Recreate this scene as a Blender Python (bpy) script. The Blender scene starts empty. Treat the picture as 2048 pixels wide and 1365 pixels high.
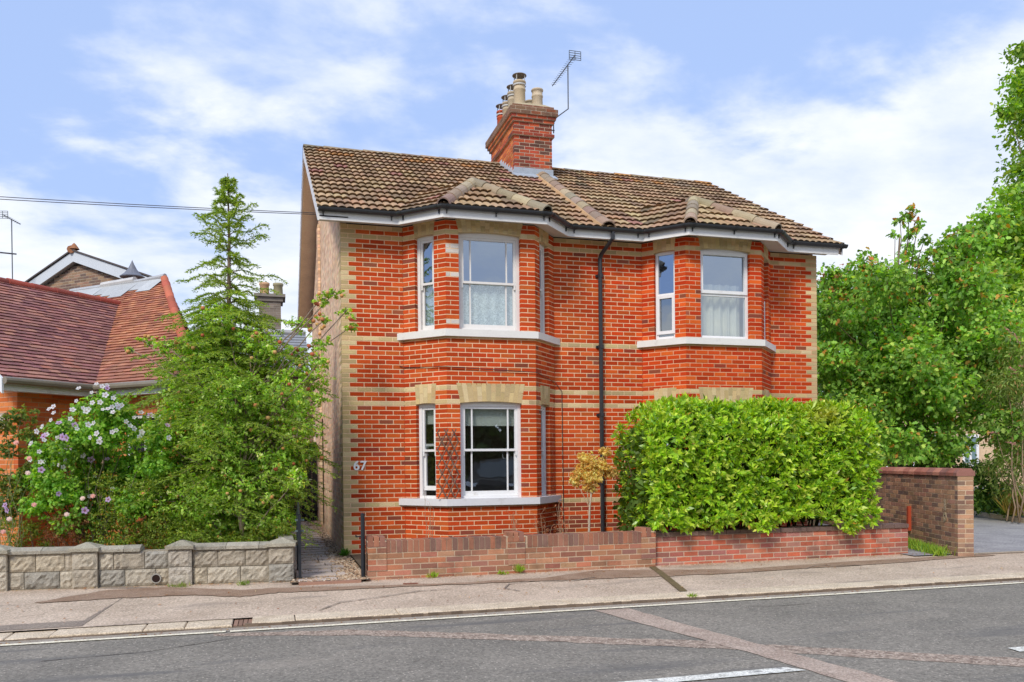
import bpy, bmesh, math, random
import numpy as np
from mathutils import Vector, Matrix
R = math.radians
random.seed(7)
sc = bpy.context.scene
COL = sc.collection

# ------------------------------------------------------------------ camera
CAM = Vector((-1.04, -13.259, 1.452))
_a, _b, _r = R(15.915), R(-0.519), R(-0.545)
_F = Vector((math.sin(_a)*math.cos(_b), math.cos(_a)*math.cos(_b), math.sin(_b)))
_R0 = Vector((math.cos(_a), -math.sin(_a), 0)); _U0 = _R0.cross(_F)
_R1 = _R0*math.cos(_r) + _U0*math.sin(_r); _U1 = _U0*math.cos(_r) - _R0*math.sin(_r)
cd = bpy.data.cameras.new('camera'); cam = bpy.data.objects.new('camera', cd); COL.objects.link(cam)
M = Matrix(((_R1.x, _U1.x, -_F.x, CAM.x), (_R1.y, _U1.y, -_F.y, CAM.y), (_R1.z, _U1.z, -_F.z, CAM.z), (0, 0, 0, 1)))
cam.matrix_world = M
cd.sensor_width = 36; cd.lens = 1670.82/2048*36; cd.shift_y = 256.245/2048
cd.clip_start = .1; cd.clip_end = 3000
sc.camera = cam

# ------------------------------------------------------------------ sun, sky, exposure
SUN = Vector((-0.56, -0.68, 0.80)).normalized()          # towards the sun
sd = bpy.data.lights.new('sun', 'SUN'); sd.energy = 2.6; sd.angle = R(14); sd.color = (1, .93, .82)
so = bpy.data.objects.new('sun', sd); COL.objects.link(so)
so.rotation_euler = (-SUN).to_track_quat('-Z', 'Y').to_euler()
so.location = SUN*50
w = bpy.data.worlds.new('World'); sc.world = w; w.use_nodes = True
nt = w.node_tree; nt.nodes.clear()
N = lambda t, **k: _mk(nt, t, **k)
def _mk(tree, t, **k):
    n = tree.nodes.new(t)
    for a, v in k.items():
        if a.startswith('i_'):
            key = a[2:]
            n.inputs[int(key) if key.isdigit() else key.replace('_', ' ')].default_value = v
        else: setattr(n, a, v)
    return n
lk = nt.links.new
out = N('ShaderNodeOutputWorld'); bg = N('ShaderNodeBackground'); bg.inputs[1].default_value = .135
sky = N('ShaderNodeTexSky', sky_type='NISHITA'); sky.sun_disc = False
sky.sun_elevation = math.asin(SUN.z); sky.sun_rotation = math.atan2(SUN.x, SUN.y)
sky.air_density = 1.0; sky.dust_density = .6; sky.ozone_density = 2.0
tc = N('ShaderNodeTexCoord'); sep = N('ShaderNodeSeparateXYZ'); lk(tc.outputs['Generated'], sep.inputs[0])
def mth(tree, op, a, b=None, clamp=False):
    n = tree.nodes.new('ShaderNodeMath'); n.operation = op; n.use_clamp = clamp
    for i, v in enumerate((a, b)):
        if v is None: continue
        if hasattr(v, 'node'): tree.links.new(v, n.inputs[i])
        else: n.inputs[i].default_value = v
    return n.outputs[0]
zz = mth(nt, 'MAXIMUM', sep.outputs[2], 0.0)
den = mth(nt, 'ADD', zz, .22)
px = mth(nt, 'DIVIDE', sep.outputs[0], den); py = mth(nt, 'DIVIDE', sep.outputs[1], den)
cb = N('ShaderNodeCombineXYZ'); lk(px, cb.inputs[0]); lk(py, cb.inputs[1])
n1 = N('ShaderNodeTexNoise', i_Scale=1.25, i_Detail=9.0, i_Roughness=.52, i_Distortion=.15); lk(cb.outputs[0], n1.inputs['Vector'])
mp = N('ShaderNodeMapping'); mp.inputs['Location'].default_value = (3.1, 1.7, 0); mp.inputs['Scale'].default_value = (1.0, 1.35, 1)
mp.inputs['Rotation'].default_value = (0, 0, R(35)); lk(cb.outputs[0], mp.inputs[0])
n2 = N('ShaderNodeTexNoise', i_Scale=2.6, i_Detail=10.0, i_Roughness=.56, i_Distortion=.25); lk(mp.outputs[0], n2.inputs['Vector'])
# more cloud towards the east and towards the horizon
side = mth(nt, 'MULTIPLY', mth(nt, 'ADD', mth(nt, 'MULTIPLY', sep.outputs[0], .96), mth(nt, 'MULTIPLY', sep.outputs[1], -.27)), .17)
low = mth(nt, 'ADD', mth(nt, 'MULTIPLY', zz, -.60), .062)
fb = mth(nt, 'ADD', mth(nt, 'ADD', mth(nt, 'MULTIPLY', n1.outputs[0], .85), mth(nt, 'MULTIPLY', n2.outputs[0], .45)), mth(nt, 'ADD', side, low))
rp = N('ShaderNodeValToRGB'); rp.color_ramp.interpolation = 'EASE'
rp.color_ramp.elements[0].position = .39; rp.color_ramp.elements[0].color = (0, 0, 0, 1)
rp.color_ramp.elements[1].position = .525; rp.color_ramp.elements[1].color = (.90, .90, .90, 1)
lk(fb, rp.inputs[0])
# cloud body: white with faint lavender-blue shading
n3 = N('ShaderNodeTexNoise', i_Scale=2.2, i_Detail=7.0, i_Roughness=.6); lk(mp.outputs[0], n3.inputs['Vector'])
cr = N('ShaderNodeValToRGB'); cr.color_ramp.elements[0].position = .35; cr.color_ramp.elements[0].color = (4.9, 5.5, 6.9, 1)
cr.color_ramp.elements[1].position = .62; cr.color_ramp.elements[1].color = (6.9, 7.05, 7.25, 1); lk(n3.outputs[0], cr.inputs[0])
tint = N('ShaderNodeMixRGB', blend_type='MIX'); tint.inputs[0].default_value = .80
tint.inputs[2].default_value = (3.15, 4.25, 6.9, 1); lk(sky.outputs[0], tint.inputs[1])
mx = N('ShaderNodeMixRGB'); lk(rp.outputs[0], mx.inputs[0]); lk(tint.outputs[0], mx.inputs[1]); lk(cr.outputs[0], mx.inputs[2])
lk(mx.outputs[0], bg.inputs[0]); lk(bg.outputs[0], out.inputs[0])
sc.view_settings.view_transform = 'Standard'; sc.view_settings.look = 'None'; sc.view_settings.gamma = 1
sc.view_settings.exposure = 0.22
sc.render.film_transparent = False
sc.cycles.max_bounces = 6; sc.cycles.transparent_max_bounces = 12

# ------------------------------------------------------------------ helpers
def tag(o, label=None, cat=None, group=None, kind=None):
    if label: o['label'] = label
    if cat: o['category'] = cat
    if group: o['group'] = group
    if kind: o['kind'] = kind
    return o
def thing(name, label, cat, loc=(0, 0, 0), group=None):
    o = bpy.data.objects.new(name, None); COL.objects.link(o); o.location = loc; o.empty_display_size = .2
    return tag(o, label, cat, group)
class MB:
    def __init__(s): s.v = []; s.f = []; s.c = []
    def face(s, pts, col):
        n = len(s.v); s.v.extend([tuple(p) for p in pts]); s.f.append(tuple(range(n, n+len(pts)))); s.c.append(col)
    def faces(s, pts, idx, col):
        n = len(s.v); s.v.extend([tuple(p) for p in pts])
        for q in idx: s.f.append(tuple(i+n for i in q)); s.c.append(col)
    def box(s, x0, x1, y0, y1, z0, z1, col=(.5, .5, .5)):
        s.hexa([(x0,y0,z0),(x1,y0,z0),(x1,y1,z0),(x0,y1,z0),(x0,y0,z1),(x1,y0,z1),(x1,y1,z1),(x0,y1,z1)], col)
    def hexa(s, p, col, back=True):
        q = [(0,3,2,1),(4,5,6,7),(0,1,5,4),(1,2,6,5),(3,0,4,7)]
        if back: q.append((2,3,7,6))
        s.faces(p, q, col)
    def tube(s, pts, r, seg=8, col=(.5,.5,.5), caps=True):
        pts = [Vector(p) for p in pts]; n = len(pts); rs = r if isinstance(r, (list, tuple)) else [r]*n
        base = len(s.v); ref = None
        for i, p in enumerate(pts):
            d = (pts[min(i+1, n-1)] - pts[max(i-1, 0)]).normalized()
            if ref is None: ref = Vector((0, 0, 1)) if abs(d.z) < .9 else Vector((1, 0, 0))
            a = d.cross(ref).normalized(); b = a.cross(d).normalized(); ref = b
            for k in range(seg):
                t = 2*math.pi*k/seg; s.v.append(tuple(p + a*rs[i]*math.cos(t) + b*rs[i]*math.sin(t)))
        for i in range(n-1):
            for k in range(seg):
                k2 = (k+1) % seg
                s.f.append((base+i*seg+k, base+i*seg+k2, base+(i+1)*seg+k2, base+(i+1)*seg+k)); s.c.append(col)
        if caps:
            s.f.append(tuple(base+k for k in range(seg))); s.c.append(col)
            s.f.append(tuple(base+(n-1)*seg+k for k in reversed(range(seg)))); s.c.append(col)
    def build(s, name, mat, parent=None, smooth=False, clips=None):
        m = bpy.data.meshes.new(name); m.from_pydata(s.v, [], s.f); m.update()
        ca = m.color_attributes.new('Col', 'FLOAT_COLOR', 'CORNER')
        cnt = np.fromiter((len(f) for f in s.f), dtype=np.int32)
        arr = np.ones((len(s.f), 4), dtype=np.float32); arr[:, :3] = np.array([c[:3] for c in s.c], dtype=np.float32)
        ca.data.foreach_set('color', np.repeat(arr, cnt, axis=0).ravel())
        bm = bmesh.new(); bm.from_mesh(m)
        if clips:
            for co, no in clips:   # keep the side the normal points away from
                bmesh.ops.bisect_plane(bm, geom=bm.verts[:]+bm.edges[:]+bm.faces[:], plane_co=co, plane_no=no, clear_outer=True)
        bmesh.ops.recalc_face_normals(bm, faces=bm.faces) if not clips and len(s.f) < 60000 else None
        bm.to_mesh(m); bm.free()
        if smooth: m.polygons.foreach_set('use_smooth', [True]*len(m.polygons))
        m.materials.append(mat)
        o = bpy.data.objects.new(name, m); COL.objects.link(o)
        if parent:
            o.parent = parent; o.matrix_parent_inverse = Matrix.Translation(-_wloc(parent))
        return o
def _wloc(o):
    v = Vector((0, 0, 0))
    while o is not None:
        v += o.location
        if o.parent is None: break
        v += o.matrix_parent_inverse.translation; o = o.parent
    return v
def copy_part(o, parent, dloc=(0, 0, 0)):
    c = o.copy(); COL.objects.link(c); c.parent = parent; c.location = Vector(o.location) + Vector(dloc); return c
def jit(c, a=.12, hue=.0):
    f = 1 + random.uniform(-a, a)
    return tuple(max(0, x*f*(1+random.uniform(-hue, hue))) for x in c)

# local frame: P0 + u*a - n*d (d = depth behind the face), z up
class Fr:
    def __init__(s, p0, p1, flip=False):
        s.p = Vector((p0[0], p0[1], 0)); e = Vector((p1[0]-p0[0], p1[1]-p0[1], 0)); s.L = e.length; s.u = e.normalized()
        s.n = Vector((s.u.y, -s.u.x, 0))
    def P(s, a, d, z): 
        q = s.p + s.u*a - s.n*d; return (q.x, q.y, z)
    def box(s, mb, a0, a1, d0, d1, z0, z1, col, back=True):
        P = s.P
        mb.hexa([P(a0,d0,z0),P(a1,d0,z0),P(a1,d1,z0),P(a0,d1,z0),P(a0,d0,z1),P(a1,d0,z1),P(a1,d1,z1),P(a0,d1,z1)], col, back)
CH = .0726; Z0 = -.007; BL = .2263
def bricks(mb, F, k0, k1, colf, mort, holes=(), phase=0., dep=.1, bl=BL, c=CH, z0=Z0, proud=.004, span=None, j=.0072, a0=0., a1=None):
    L = F.L if a1 is None else a1
    runs = []
    for k in range(k0, k1+1):
        zc = z0 + c*k; za, zb = zc-c/2, zc+c/2
        iv = [(a0, L) if span is None else span(k, zc)]
        if iv[0] is None: continue
        for h in holes:
            if h[2] < zc < h[3]:
                nv = []
                for (s, e) in iv:
                    if h[1] <= s or h[0] >= e: nv.append((s, e)); continue
                    if h[0] > s: nv.append((s, h[0]))
                    if h[1] < e: nv.append((h[1], e))
                iv = nv
        for (s, e) in iv:
            if e-s < .015: continue
            F.box(mb, s+.003, e-.003, proud, dep-.004, za, zb, mort(s, zc) if callable(mort) else mort, back=True)
            i0 = math.floor((s-phase)/bl)-1; b = phase + (k % 2)*bl/2 + i0*bl
            cuts = [s]
            while b < e:
                if b-cuts[-1] > .045 and e-b > .045: cuts.append(b)
                b += bl
            cuts.append(e)
            for x0, x1 in zip(cuts[:-1], cuts[1:]):
                if True:
                    g0 = j*.9 if x0 > s+.001 else 0; g1 = j*.9 if x1 < e-.001 else 0
                    dj = random.uniform(-.0012, .0012)
                    F.box(mb, x0+g0, x1-g1, dj, dep, za+j, zb-j, colf(k, x0, x1, zc), back=False)

# ------------------------------------------------------------------ materials
def new_mat(name):
    m = bpy.data.materials.new(name); m.use_nodes = True; t = m.node_tree; t.nodes.clear()
    o = t.nodes.new('ShaderNodeOutputMaterial'); b = t.nodes.new('ShaderNodeBsdfPrincipled'); t.links.new(b.outputs[0], o.inputs[0])
    return m, t, b, o
def attr_mat(name, rough=.85, ns=(9, 60), amt=(.35, .35), bump=.3, bdist=.004, spec=.3, stain=None, flat=None, metal=0):
    """colour from the mesh attribute, broken up by two scales of noise and bumped"""
    m, t, b, o = new_mat(name); L = t.links.new
    if flat is None:
        at = _mk(t, 'ShaderNodeAttribute', attribute_name='Col'); base = at.outputs['Color']
    else:
        rg = _mk(t, 'ShaderNodeRGB'); rg.outputs[0].default_value = (*flat, 1); base = rg.outputs[0]
    tcn = _mk(t, 'ShaderNodeTexCoord'); geo = _mk(t, 'ShaderNodeNewGeometry')
    a = _mk(t, 'ShaderNodeTexNoise', i_Scale=ns[0], i_Detail=5.0, i_Roughness=.6); L(geo.outputs['Position'], a.inputs['Vector'])
    f = _mk(t, 'ShaderNodeTexNoise', i_Scale=ns[1], i_Detail=4.0, i_Roughness=.65); L(geo.outputs['Position'], f.inputs['Vector'])
    va = mth(t, 'ADD', mth(t, 'MULTIPLY', mth(t, 'SUBTRACT', a.outputs[0], .5), amt[0]*2), 1.0)
    vf = mth(t, 'ADD', mth(t, 'MULTIPLY', mth(t, 'SUBTRACT', f.outputs[0], .5), amt[1]*2), 1.0)
    v = mth(t, 'MULTIPLY', va, vf)
    mul = _mk(t, 'ShaderNodeVectorMath', operation='SCALE'); L(base, mul.inputs[0]); L(v, mul.inputs['Scale'])
    res = mul.outputs[0]
    if stain:
        col, scl, p0, p1, mxv = stain
        s = _mk(t, 'ShaderNodeTexNoise', i_Scale=scl, i_Detail=6.0, i_Roughness=.65); L(geo.outputs['Position'], s.inputs['Vector'])
        rr = _mk(t, 'ShaderNodeMapRange'); rr.inputs[1].default_value = p0; rr.inputs[2].default_value = p1; rr.inputs[4].default_value = mxv
        L(s.outputs[0], rr.inputs[0])
        mm = _mk(t, 'ShaderNodeMixRGB'); L(rr.outputs[0], mm.inputs[0]); L(res, mm.inputs[1]); mm.inputs[2].default_value = (*col, 1); res = mm.outputs[0]
    L(res, b.inputs['Base Color'])
    b.inputs['Roughness'].default_value = rough; b.inputs['Specular IOR Level'].default_value = spec; b.inputs['Metallic'].default_value = metal
    if bump:
        bp = _mk(t, 'ShaderNodeBump'); bp.inputs['Strength'].default_value = bump; bp.inputs['Distance'].default_value = bdist
        L(f.outputs[0], bp.inputs['Height']); L(bp.outputs[0], b.inputs['Normal'])
    return m
M_brick = attr_mat('brick_masonry', .93, (1.6, 70), (.22, .28), .5, .004, .08, stain=((.24, .10, .06), 1.3, .60, .80, .35))
M_dirty = attr_mat('weathered_brick', .92, (3.0, 60), (.25, .35), .6, .006, .2, stain=((.05, .04, .032), 2.6, .52, .75, .55))
M_tile = attr_mat('roof_tile', .9, (5, 90), (.28, .45), .6, .006, .25, stain=((.30, .24, .13), 17, .60, .72, .55))
M_clay = attr_mat('clay_tile', .8, (3, 60), (.22, .3), .4, .004, .3)
M_stone = attr_mat('rough_stone', .93, (9, 70), (.35, .7), 1.0, .02, .2, stain=((.16, .15, .12), 7, .55, .72, .7))
M_white = attr_mat('white_paint', .55, (3, 30), (.07, .08), .15, .002, .3, stain=((.42, .38, .32), 5, .60, .78, .45))
M_black = attr_mat('black_plastic', .35, (5, 50), (.2, .2), .1, .002, .5)
M_lead = attr_mat('lead_sheet', .55, (6, 40), (.2, .25), .3, .004, .5)
M_wood = attr_mat('timber', .85, (4, 50), (.2, .3), .3, .004, .2)
M_bark = attr_mat('bark', .95, (6, 40), (.3, .35), .7, .01, .15)
M_plain = attr_mat('plain_surface', .9, (4, 60), (.12, .15), .2, .003, .2)
M_curtain = attr_mat('curtain_cloth', .95, (10, 60), (.08, .1), .1, .003, .1)

def leaf_mat(name, rough=.55, trans=.42, spec=.35, gl=None):
    m, t, b, o = new_mat(name); L = t.links.new
    at = _mk(t, 'ShaderNodeAttribute', attribute_name='Col'); L(at.outputs['Color'], b.inputs['Base Color'])
    b.inputs['Roughness'].default_value = rough; b.inputs['Specular IOR Level'].default_value = spec
    tr = _mk(t, 'ShaderNodeBsdfTranslucent'); hs = _mk(t, 'ShaderNodeHueSaturation'); hs.inputs['Hue'].default_value = .485
    hs.inputs['Saturation'].default_value = 1.15; hs.inputs['Value'].default_value = 1.7
    L(at.outputs['Color'], hs.inputs['Color']); L(hs.outputs[0], tr.inputs[0])
    mx_ = _mk(t, 'ShaderNodeMixShader'); mx_.inputs[0].default_value = trans
    L(b.outputs[0], mx_.inputs[1]); L(tr.outputs[0], mx_.inputs[2]); L(mx_.outputs[0], o.inputs[0])
    return m
M_leaf = leaf_mat('foliage'); M_gloss = leaf_mat('glossy_foliage', .36, .28, .5); M_petal = leaf_mat('petals', .7, .4, .2)
def glass_mat(name, refl, tint=(.8, .86, .9)):
    m, t, b, o = new_mat(name); L = t.links.new
    g = _mk(t, 'ShaderNodeBsdfGlossy'); g.inputs['Roughness'].default_value = .015; g.inputs['Color'].default_value = (*tint, 1)
    tr = _mk(t, 'ShaderNodeBsdfTransparent'); tr.inputs[0].default_value = (.88, .92, .92, 1)
    geo = _mk(t, 'ShaderNodeNewGeometry'); no = _mk(t, 'ShaderNodeTexNoise', i_Scale=2.0, i_Detail=2.0); L(geo.outputs['Position'], no.inputs['Vector'])
    bp = _mk(t, 'ShaderNodeBump'); bp.inputs['Strength'].default_value = .12; bp.inputs['Distance'].default_value = .02
    L(no.outputs[0], bp.inputs['Height']); L(bp.outputs[0], g.inputs['Normal'])
    mx_ = _mk(t, 'ShaderNodeMixShader'); mx_.inputs[0].default_value = refl
    L(tr.outputs[0], mx_.inputs[1]); L(g.outputs[0], mx_.inputs[2]); L(mx_.outputs[0], o.inputs[0])
    return m
M_glass = glass_mat('window_glass', .33); M_glassb = glass_mat('window_glass_upper', .50, (.52, .62, .76))

def ground_mat(name, c1, c2, scale, fine, rough=.92, patches=None, bump=.35, speck=None, grain=2.6):
    m, t, b, o = new_mat(name); L = t.links.new; geo = _mk(t, 'ShaderNodeNewGeometry')
    a = _mk(t, 'ShaderNodeTexNoise', i_Scale=scale, i_Detail=6.0, i_Roughness=.6, i_Distortion=.4); L(geo.outputs['Position'], a.inputs['Vector'])
    f = _mk(t, 'ShaderNodeTexNoise', i_Scale=fine, i_Detail=3.0, i_Roughness=.8); L(geo.outputs['Position'], f.inputs['Vector'])
    rp_ = _mk(t, 'ShaderNodeValToRGB'); e = rp_.color_ramp.elements; e[0].position = .35; e[0].color = (*c1, 1); e[1].position = .65; e[1].color = (*c2, 1)
    L(a.outputs[0], rp_.inputs[0]); res = rp_.outputs[0]
    v = mth(t, 'ADD', mth(t, 'MULTIPLY', mth(t, 'SUBTRACT', f.outputs[0], .5), grain), 1.0)
    mul = _mk(t, 'ShaderNodeVectorMath', operation='SCALE'); L(res, mul.inputs[0]); L(v, mul.inputs['Scale']); res = mul.outputs[0]
    if speck:
        vo = _mk(t, 'ShaderNodeTexVoronoi', i_Scale=speck[0]); L(geo.outputs['Position'], vo.inputs['Vector'])
        lt = mth(t, 'LESS_THAN', vo.outputs['Distance'], speck[1])
        wn = _mk(t, 'ShaderNodeSeparateColor'); L(vo.outputs['Color'], wn.inputs[0])
        lt = mth(t, 'MULTIPLY', lt, mth(t, 'GREATER_THAN', wn.outputs[0], speck[3]))
        mm = _mk(t, 'ShaderNodeMixRGB'); L(lt, mm.inputs[0]); L(res, mm.inputs[1]); mm.inputs[2].default_value = (*speck[2], 1); res = mm.outputs[0]
    if patches:
        for (col, scl, p0, p1, mxv) in patches:
            mpn = _mk(t, 'ShaderNodeMapping'); mpn.inputs['Scale'].default_value = scl; L(geo.outputs['Position'], mpn.inputs[0])
            s = _mk(t, 'ShaderNodeTexNoise', i_Scale=1.0, i_Detail=5.0, i_Roughness=.6); L(mpn.outputs[0], s.inputs['Vector'])
            rr = _mk(t, 'ShaderNodeMapRange'); rr.inputs[1].default_value = p0; rr.inputs[2].default_value = p1; rr.inputs[4].default_value = mxv
            L(s.outputs[0], rr.inputs[0])
            mm = _mk(t, 'ShaderNodeMixRGB'); L(rr.outputs[0], mm.inputs[0]); L(res, mm.inputs[1]); mm.inputs[2].default_value = (*col, 1); res = mm.outputs[0]
    L(res, b.inputs['Base Color']); b.inputs['Roughness'].default_value = rough; b.inputs['Specular IOR Level'].default_value = .25
    bp = _mk(t, 'ShaderNodeBump'); bp.inputs['Strength'].default_value = bump; bp.inputs['Distance'].default_value = .006
    L(f.outputs[0], bp.inputs['Height']); L(bp.outputs[0], b.inputs['Normal'])
    return m
M_road = ground_mat('asphalt', (.200, .180, .148), (.258, .230, .188), 1.1, 36, grain=2.4, speck=(30, .22, (.50, .44, .36), .7),
    patches=[((.135, .128, .118), (.35, 2.6, 1), .56, .70, .75), ((.36, .31, .25), (.5, 1.3, 1), .60, .78, .5)])
M_gutterroad = ground_mat('gutter_asphalt', (.30, .255, .20), (.38, .325, .265), 3.0, 60)
M_pave = ground_mat('footway_asphalt', (.44, .34, .25), (.56, .44, .33), 1.6, 38, grain=2.3, speck=(30, .22, (.72, .60, .48), .6),
    patches=[((.20, .165, .14), (.7, 2.4, 1), .58, .72, .6)])
M_pavedark = ground_mat('patched_asphalt', (.22, .175, .14), (.29, .235, .185), 2.2, 60, patches=[((.30, .19, .12), (1.2, 3.5, 1), .55, .70, .6)])
M_mud = ground_mat('dried_silt', (.26, .165, .105), (.34, .235, .165), 3.5, 60)
M_aggr = ground_mat('aggregate_trench', (.36, .27, .21), (.46, .36, .285), 4, 48, speck=(42, .28, (.50, .41, .34), .5))
M_chips = ground_mat('worn_chippings', (.20, .145, .11), (.46, .36, .28), 14, 40, speck=(30, .3, (.58, .48, .38), .45), bump=.9)
M_kerb = ground_mat('kerb_concrete', (.54, .43, .30), (.68, .56, .41), 4, 60, patches=[((.25, .21, .17), (2, 6, 6), .62, .76, .6)])
M_paint = ground_mat('road_paint', (.62, .60, .52), (.78, .76, .68), 6, 50, patches=[((.22, .21, .2), (7, 9, 1), .58, .66, .85)])
M_ypaint = ground_mat('edge_line_paint', (.74, .66, .48), (.84, .77, .60), 6, 50, patches=[((.30, .27, .23), (9, 12, 1), .62, .70, .7)])
M_soil = ground_mat('soil', (.07, .05, .035), (.13, .10, .065), 3, 30)
M_drive = ground_mat('block_paving', (.26, .25, .255), (.36, .345, .34), 2, 30)
M_slab = attr_mat('paving_slab', .85, (5, 50), (.2, .25), .4, .004, .3)
M_gravel = attr_mat('gravel', .9, (5, 50), (.2, .2), .2, .004, .3)

# ------------------------------------------------------------------ ground, road, pavement
def sheet(name, mat, poly, z, zf=None):
    mb = MB(); mb.face([(x, y, (zf(x, y) if zf else z)) for x, y in poly], (.5, .5, .5))
    return tag(mb.build(name, mat), kind='structure')
def grid_sheet(name, mat, x0, x1, y0, y1, nx, ny, zf):
    mb = MB(); vs = [(x0+(x1-x0)*i/nx, y0+(y1-y0)*j/ny) for j in range(ny+1) for i in range(nx+1)]
    mb.v = [(x, y, zf(x, y)) for x, y in vs]
    for j in range(ny):
        for i in range(nx):
            q = j*(nx+1)+i; mb.f.append((q, q+1, q+nx+2, q+nx+1)); mb.c.append((.5, .5, .5))
    return tag(mb.build(name, mat, smooth=True), kind='structure')
KF, KB = -4.63, -4.30            # kerb front and back
def pave_z(x, y): return -.045 - .042*max(0, min(1, (-2.4-y)/1.9)) - (.03*max(0, min(1, (-3.0-y)/1.3)))
def ptop(x, y): return pave_z(x, y)
sheet('ground', M_soil, [(-600, -600), (600, -600), (600, 600), (-600, 600)], -.30)
sheet('road', M_road, [(-80, -24), (80, -24), (80, KF+.02), (-80, KF+.02)], -.155)
sheet('road_edge_strip', M_gutterroad, [(-80, -4.80), (80, -4.80), (80, KF+.015), (-80, KF+.015)], -.151)
grid_sheet('pavement', M_pave, -40, 40, KB-.02, -1.6, 40, 12, pave_z)
# road markings
def marks(name, mat, polys, z=-.1465):
    mb = MB()
    for p in polys: mb.face([(x, y, z) for x, y in p], (.6, .6, .6))
    return tag(mb.build(name, mat), kind='structure')
marks('edge_line', M_ypaint, [[(-40, -4.865), (-1.5, -4.865), (-1.5, -4.795), (-40, -4.795)], [(-1.46, -4.872), (40, -4.89), (40, -4.815), (-1.46, -4.800)]], -.146)
marks('centre_line', M_paint, [[(-3.2, -7.82), (2.82, -7.80), (2.72, -7.67), (-3.2, -7.70)], [(4.83, -7.82), (10.9, -7.80), (10.9, -7.67), (4.85, -7.68)],
                               [(-11, -7.82), (-9, -7.82), (-9, -7.69), (-11, -7.69)]])
def wob(pts, n=6, a=.02):
    o = []
    for i in range(len(pts)-1):
        for k in range(n):
            t = k/n; o.append((pts[i][0]*(1-t)+pts[i+1][0]*t+random.uniform(-a, a), pts[i][1]*(1-t)+pts[i+1][1]*t+random.uniform(-a, a)))
    return o + [pts[-1]]
def band(name, mat, up, lo, z, zf=None, n=6, a=.02):
    u_, l_ = wob(up, n, a), wob(lo, n, a); mb = MB()
    for i in range(len(u_)-1):
        q = [l_[i], l_[i+1], u_[i+1], u_[i]]
        mb.face([(x, y, (zf(x, y)+z if zf else z)) for x, y in q], (.5, .5, .5))
    return tag(mb.build(name, mat), kind='structure')
band('trench_repair', M_aggr, [(2.25, -4.90), (2.53, -6.21), (2.76, -7.22), (2.89, -8.16), (3.1, -12)], [(2.64, -4.90), (2.78, -5.75), (2.99, -6.9), (3.22, -8.1), (3.5, -12)], -.150, n=8, a=.012)
band('worn_joint', M_chips, [(-1.6, -4.87), (-.35, -5.10), (.97, -5.76), (2.58, -6.60), (3.27, -7.07), (4.68, -8.0), (8, -10.2)],
     [(-1.6, -5.0), (-.38, -5.36), (.9, -5.99), (2.44, -6.84), (3.11, -7.28), (4.42, -8.2), (7.8, -10.4)], -.152, n=12, a=.02)
# patches on the pavement
band('dark_asphalt_patch', M_pavedark, [(-40, -1.75), (-4.2, -1.75), (-3.2, -1.95), (-2.5, -2.25)], [(-40, KB+.02), (-4.2, KB+.02), (-2.86, KB+.02), (-2.72, -3.0)], .004, pave_z, n=8, a=.004)
band('silt_band', M_mud, [(-3.6, -2.95), (-2.95, -2.35), (-2.34, -2.3), (-1.45, -2.80), (-.98, -2.78), (-.16, -2.92), (1.04, -3.05), (2.32, -3.0), (3.2, -2.6), (3.95, -2.8), (5.07, -3.1), (7.33, -2.9), (9.4, -2.85)],
     [(-3.5, -3.02), (-2.85, -2.95), (-1.96, -2.98), (-1.42, -3.25), (-.99, -3.1), (-.2, -3.12), (.99, -3.14), (2.0, -3.2), (2.82, -3.25), (3.7, -3.3), (4.6, -3.35), (7.42, -3.2), (9.6, -3.0)], .008, pave_z, n=7, a=.025)
# channel across the pavement
mb = MB(); cy0, cy1 = -2.55, KB+.0
for i in range(12):
    t0, t1 = i/12, (i+1)/12
    q = [(3.99-.42*t0, cy0+(cy1-cy0)*t0), (4.09-.42*t0, cy0+(cy1-cy0)*t0), (4.09-.42*t1, cy0+(cy1-cy0)*t1), (3.99-.42*t1, cy0+(cy1-cy0)*t1)]
    mb.face([(x, y, pave_z(x, y)+.013) for x, y in q], (.16, .12, .06))
tag(mb.build('drain_channel', M_bark), kind='structure')
# kerb stones, each its own block in one run
mb = MB(); js = [-40, -3.441, -3.068, -2.262, -1.891, -1.45]; js2 = [-1.27, -.849, .193, 2.076, 3.523, 5.766, 7.2, 8.7, 10.2, 13, 16, 40]
def kerb(a, b, top=-.118, skew=0):
    g = .004; r = .008
    f0, f1 = random.uniform(-.008, .008), random.uniform(-.004, .004)
    P = [(a+g, KF+f0), (b-g, KF+f0)]
    t = top+f1
    mb.hexa([(a+g,KF+f0,-.30),(b-g,KF+f0,-.30),(b-g-skew,KB,-.30),(a+g-skew,KB,-.30),(a+g,KF+f0,t-r),(b-g,KF+f0,t-r),(b-g-skew,KB,t-r),(a+g-skew,KB,t-r)], (.5,.5,.5))
    mb.hexa([(a+g,KF+f0,t-r),(b-g,KF+f0,t-r),(b-g-skew,KB,t-r),(a+g-skew,KB,t-r),(a+g+r,KF+f0+r,t),(b-g-r,KF+f0+r,t),(b-g-r-skew,KB,t),(a+g+r-skew,KB,t)], (.5,.5,.5))
tops = [-.132, -.132, -.128, -.126, -.122]
for i in range(len(js)-1): kerb(js[i], js[i+1], tops[i], .0)
for i in range(len(js2)-1): kerb(js2[i], js2[i+1], -.112)
tag(mb.build('kerb', M_kerb), kind='structure')
mb = MB(); x = -40.
while x < 40:
    e_ = x+random.uniform(.05, .14); h_ = (-.140 if x < -1.4 else -.122)+random.uniform(-.006, .003); yk = KF-random.uniform(.010, .016)
    mb.hexa([(x,yk-.006,-.16),(e_,yk-.006,-.16),(e_,KF+.02,-.16),(x,KF+.02,-.16),(x,yk,h_),(e_,yk,h_),(e_,KF+.02,h_),(x,KF+.02,h_)], jit((.17, .125, .09), .2)); x = e_
tag(mb.build('kerb_grime', M_bark), kind='structure')
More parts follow.
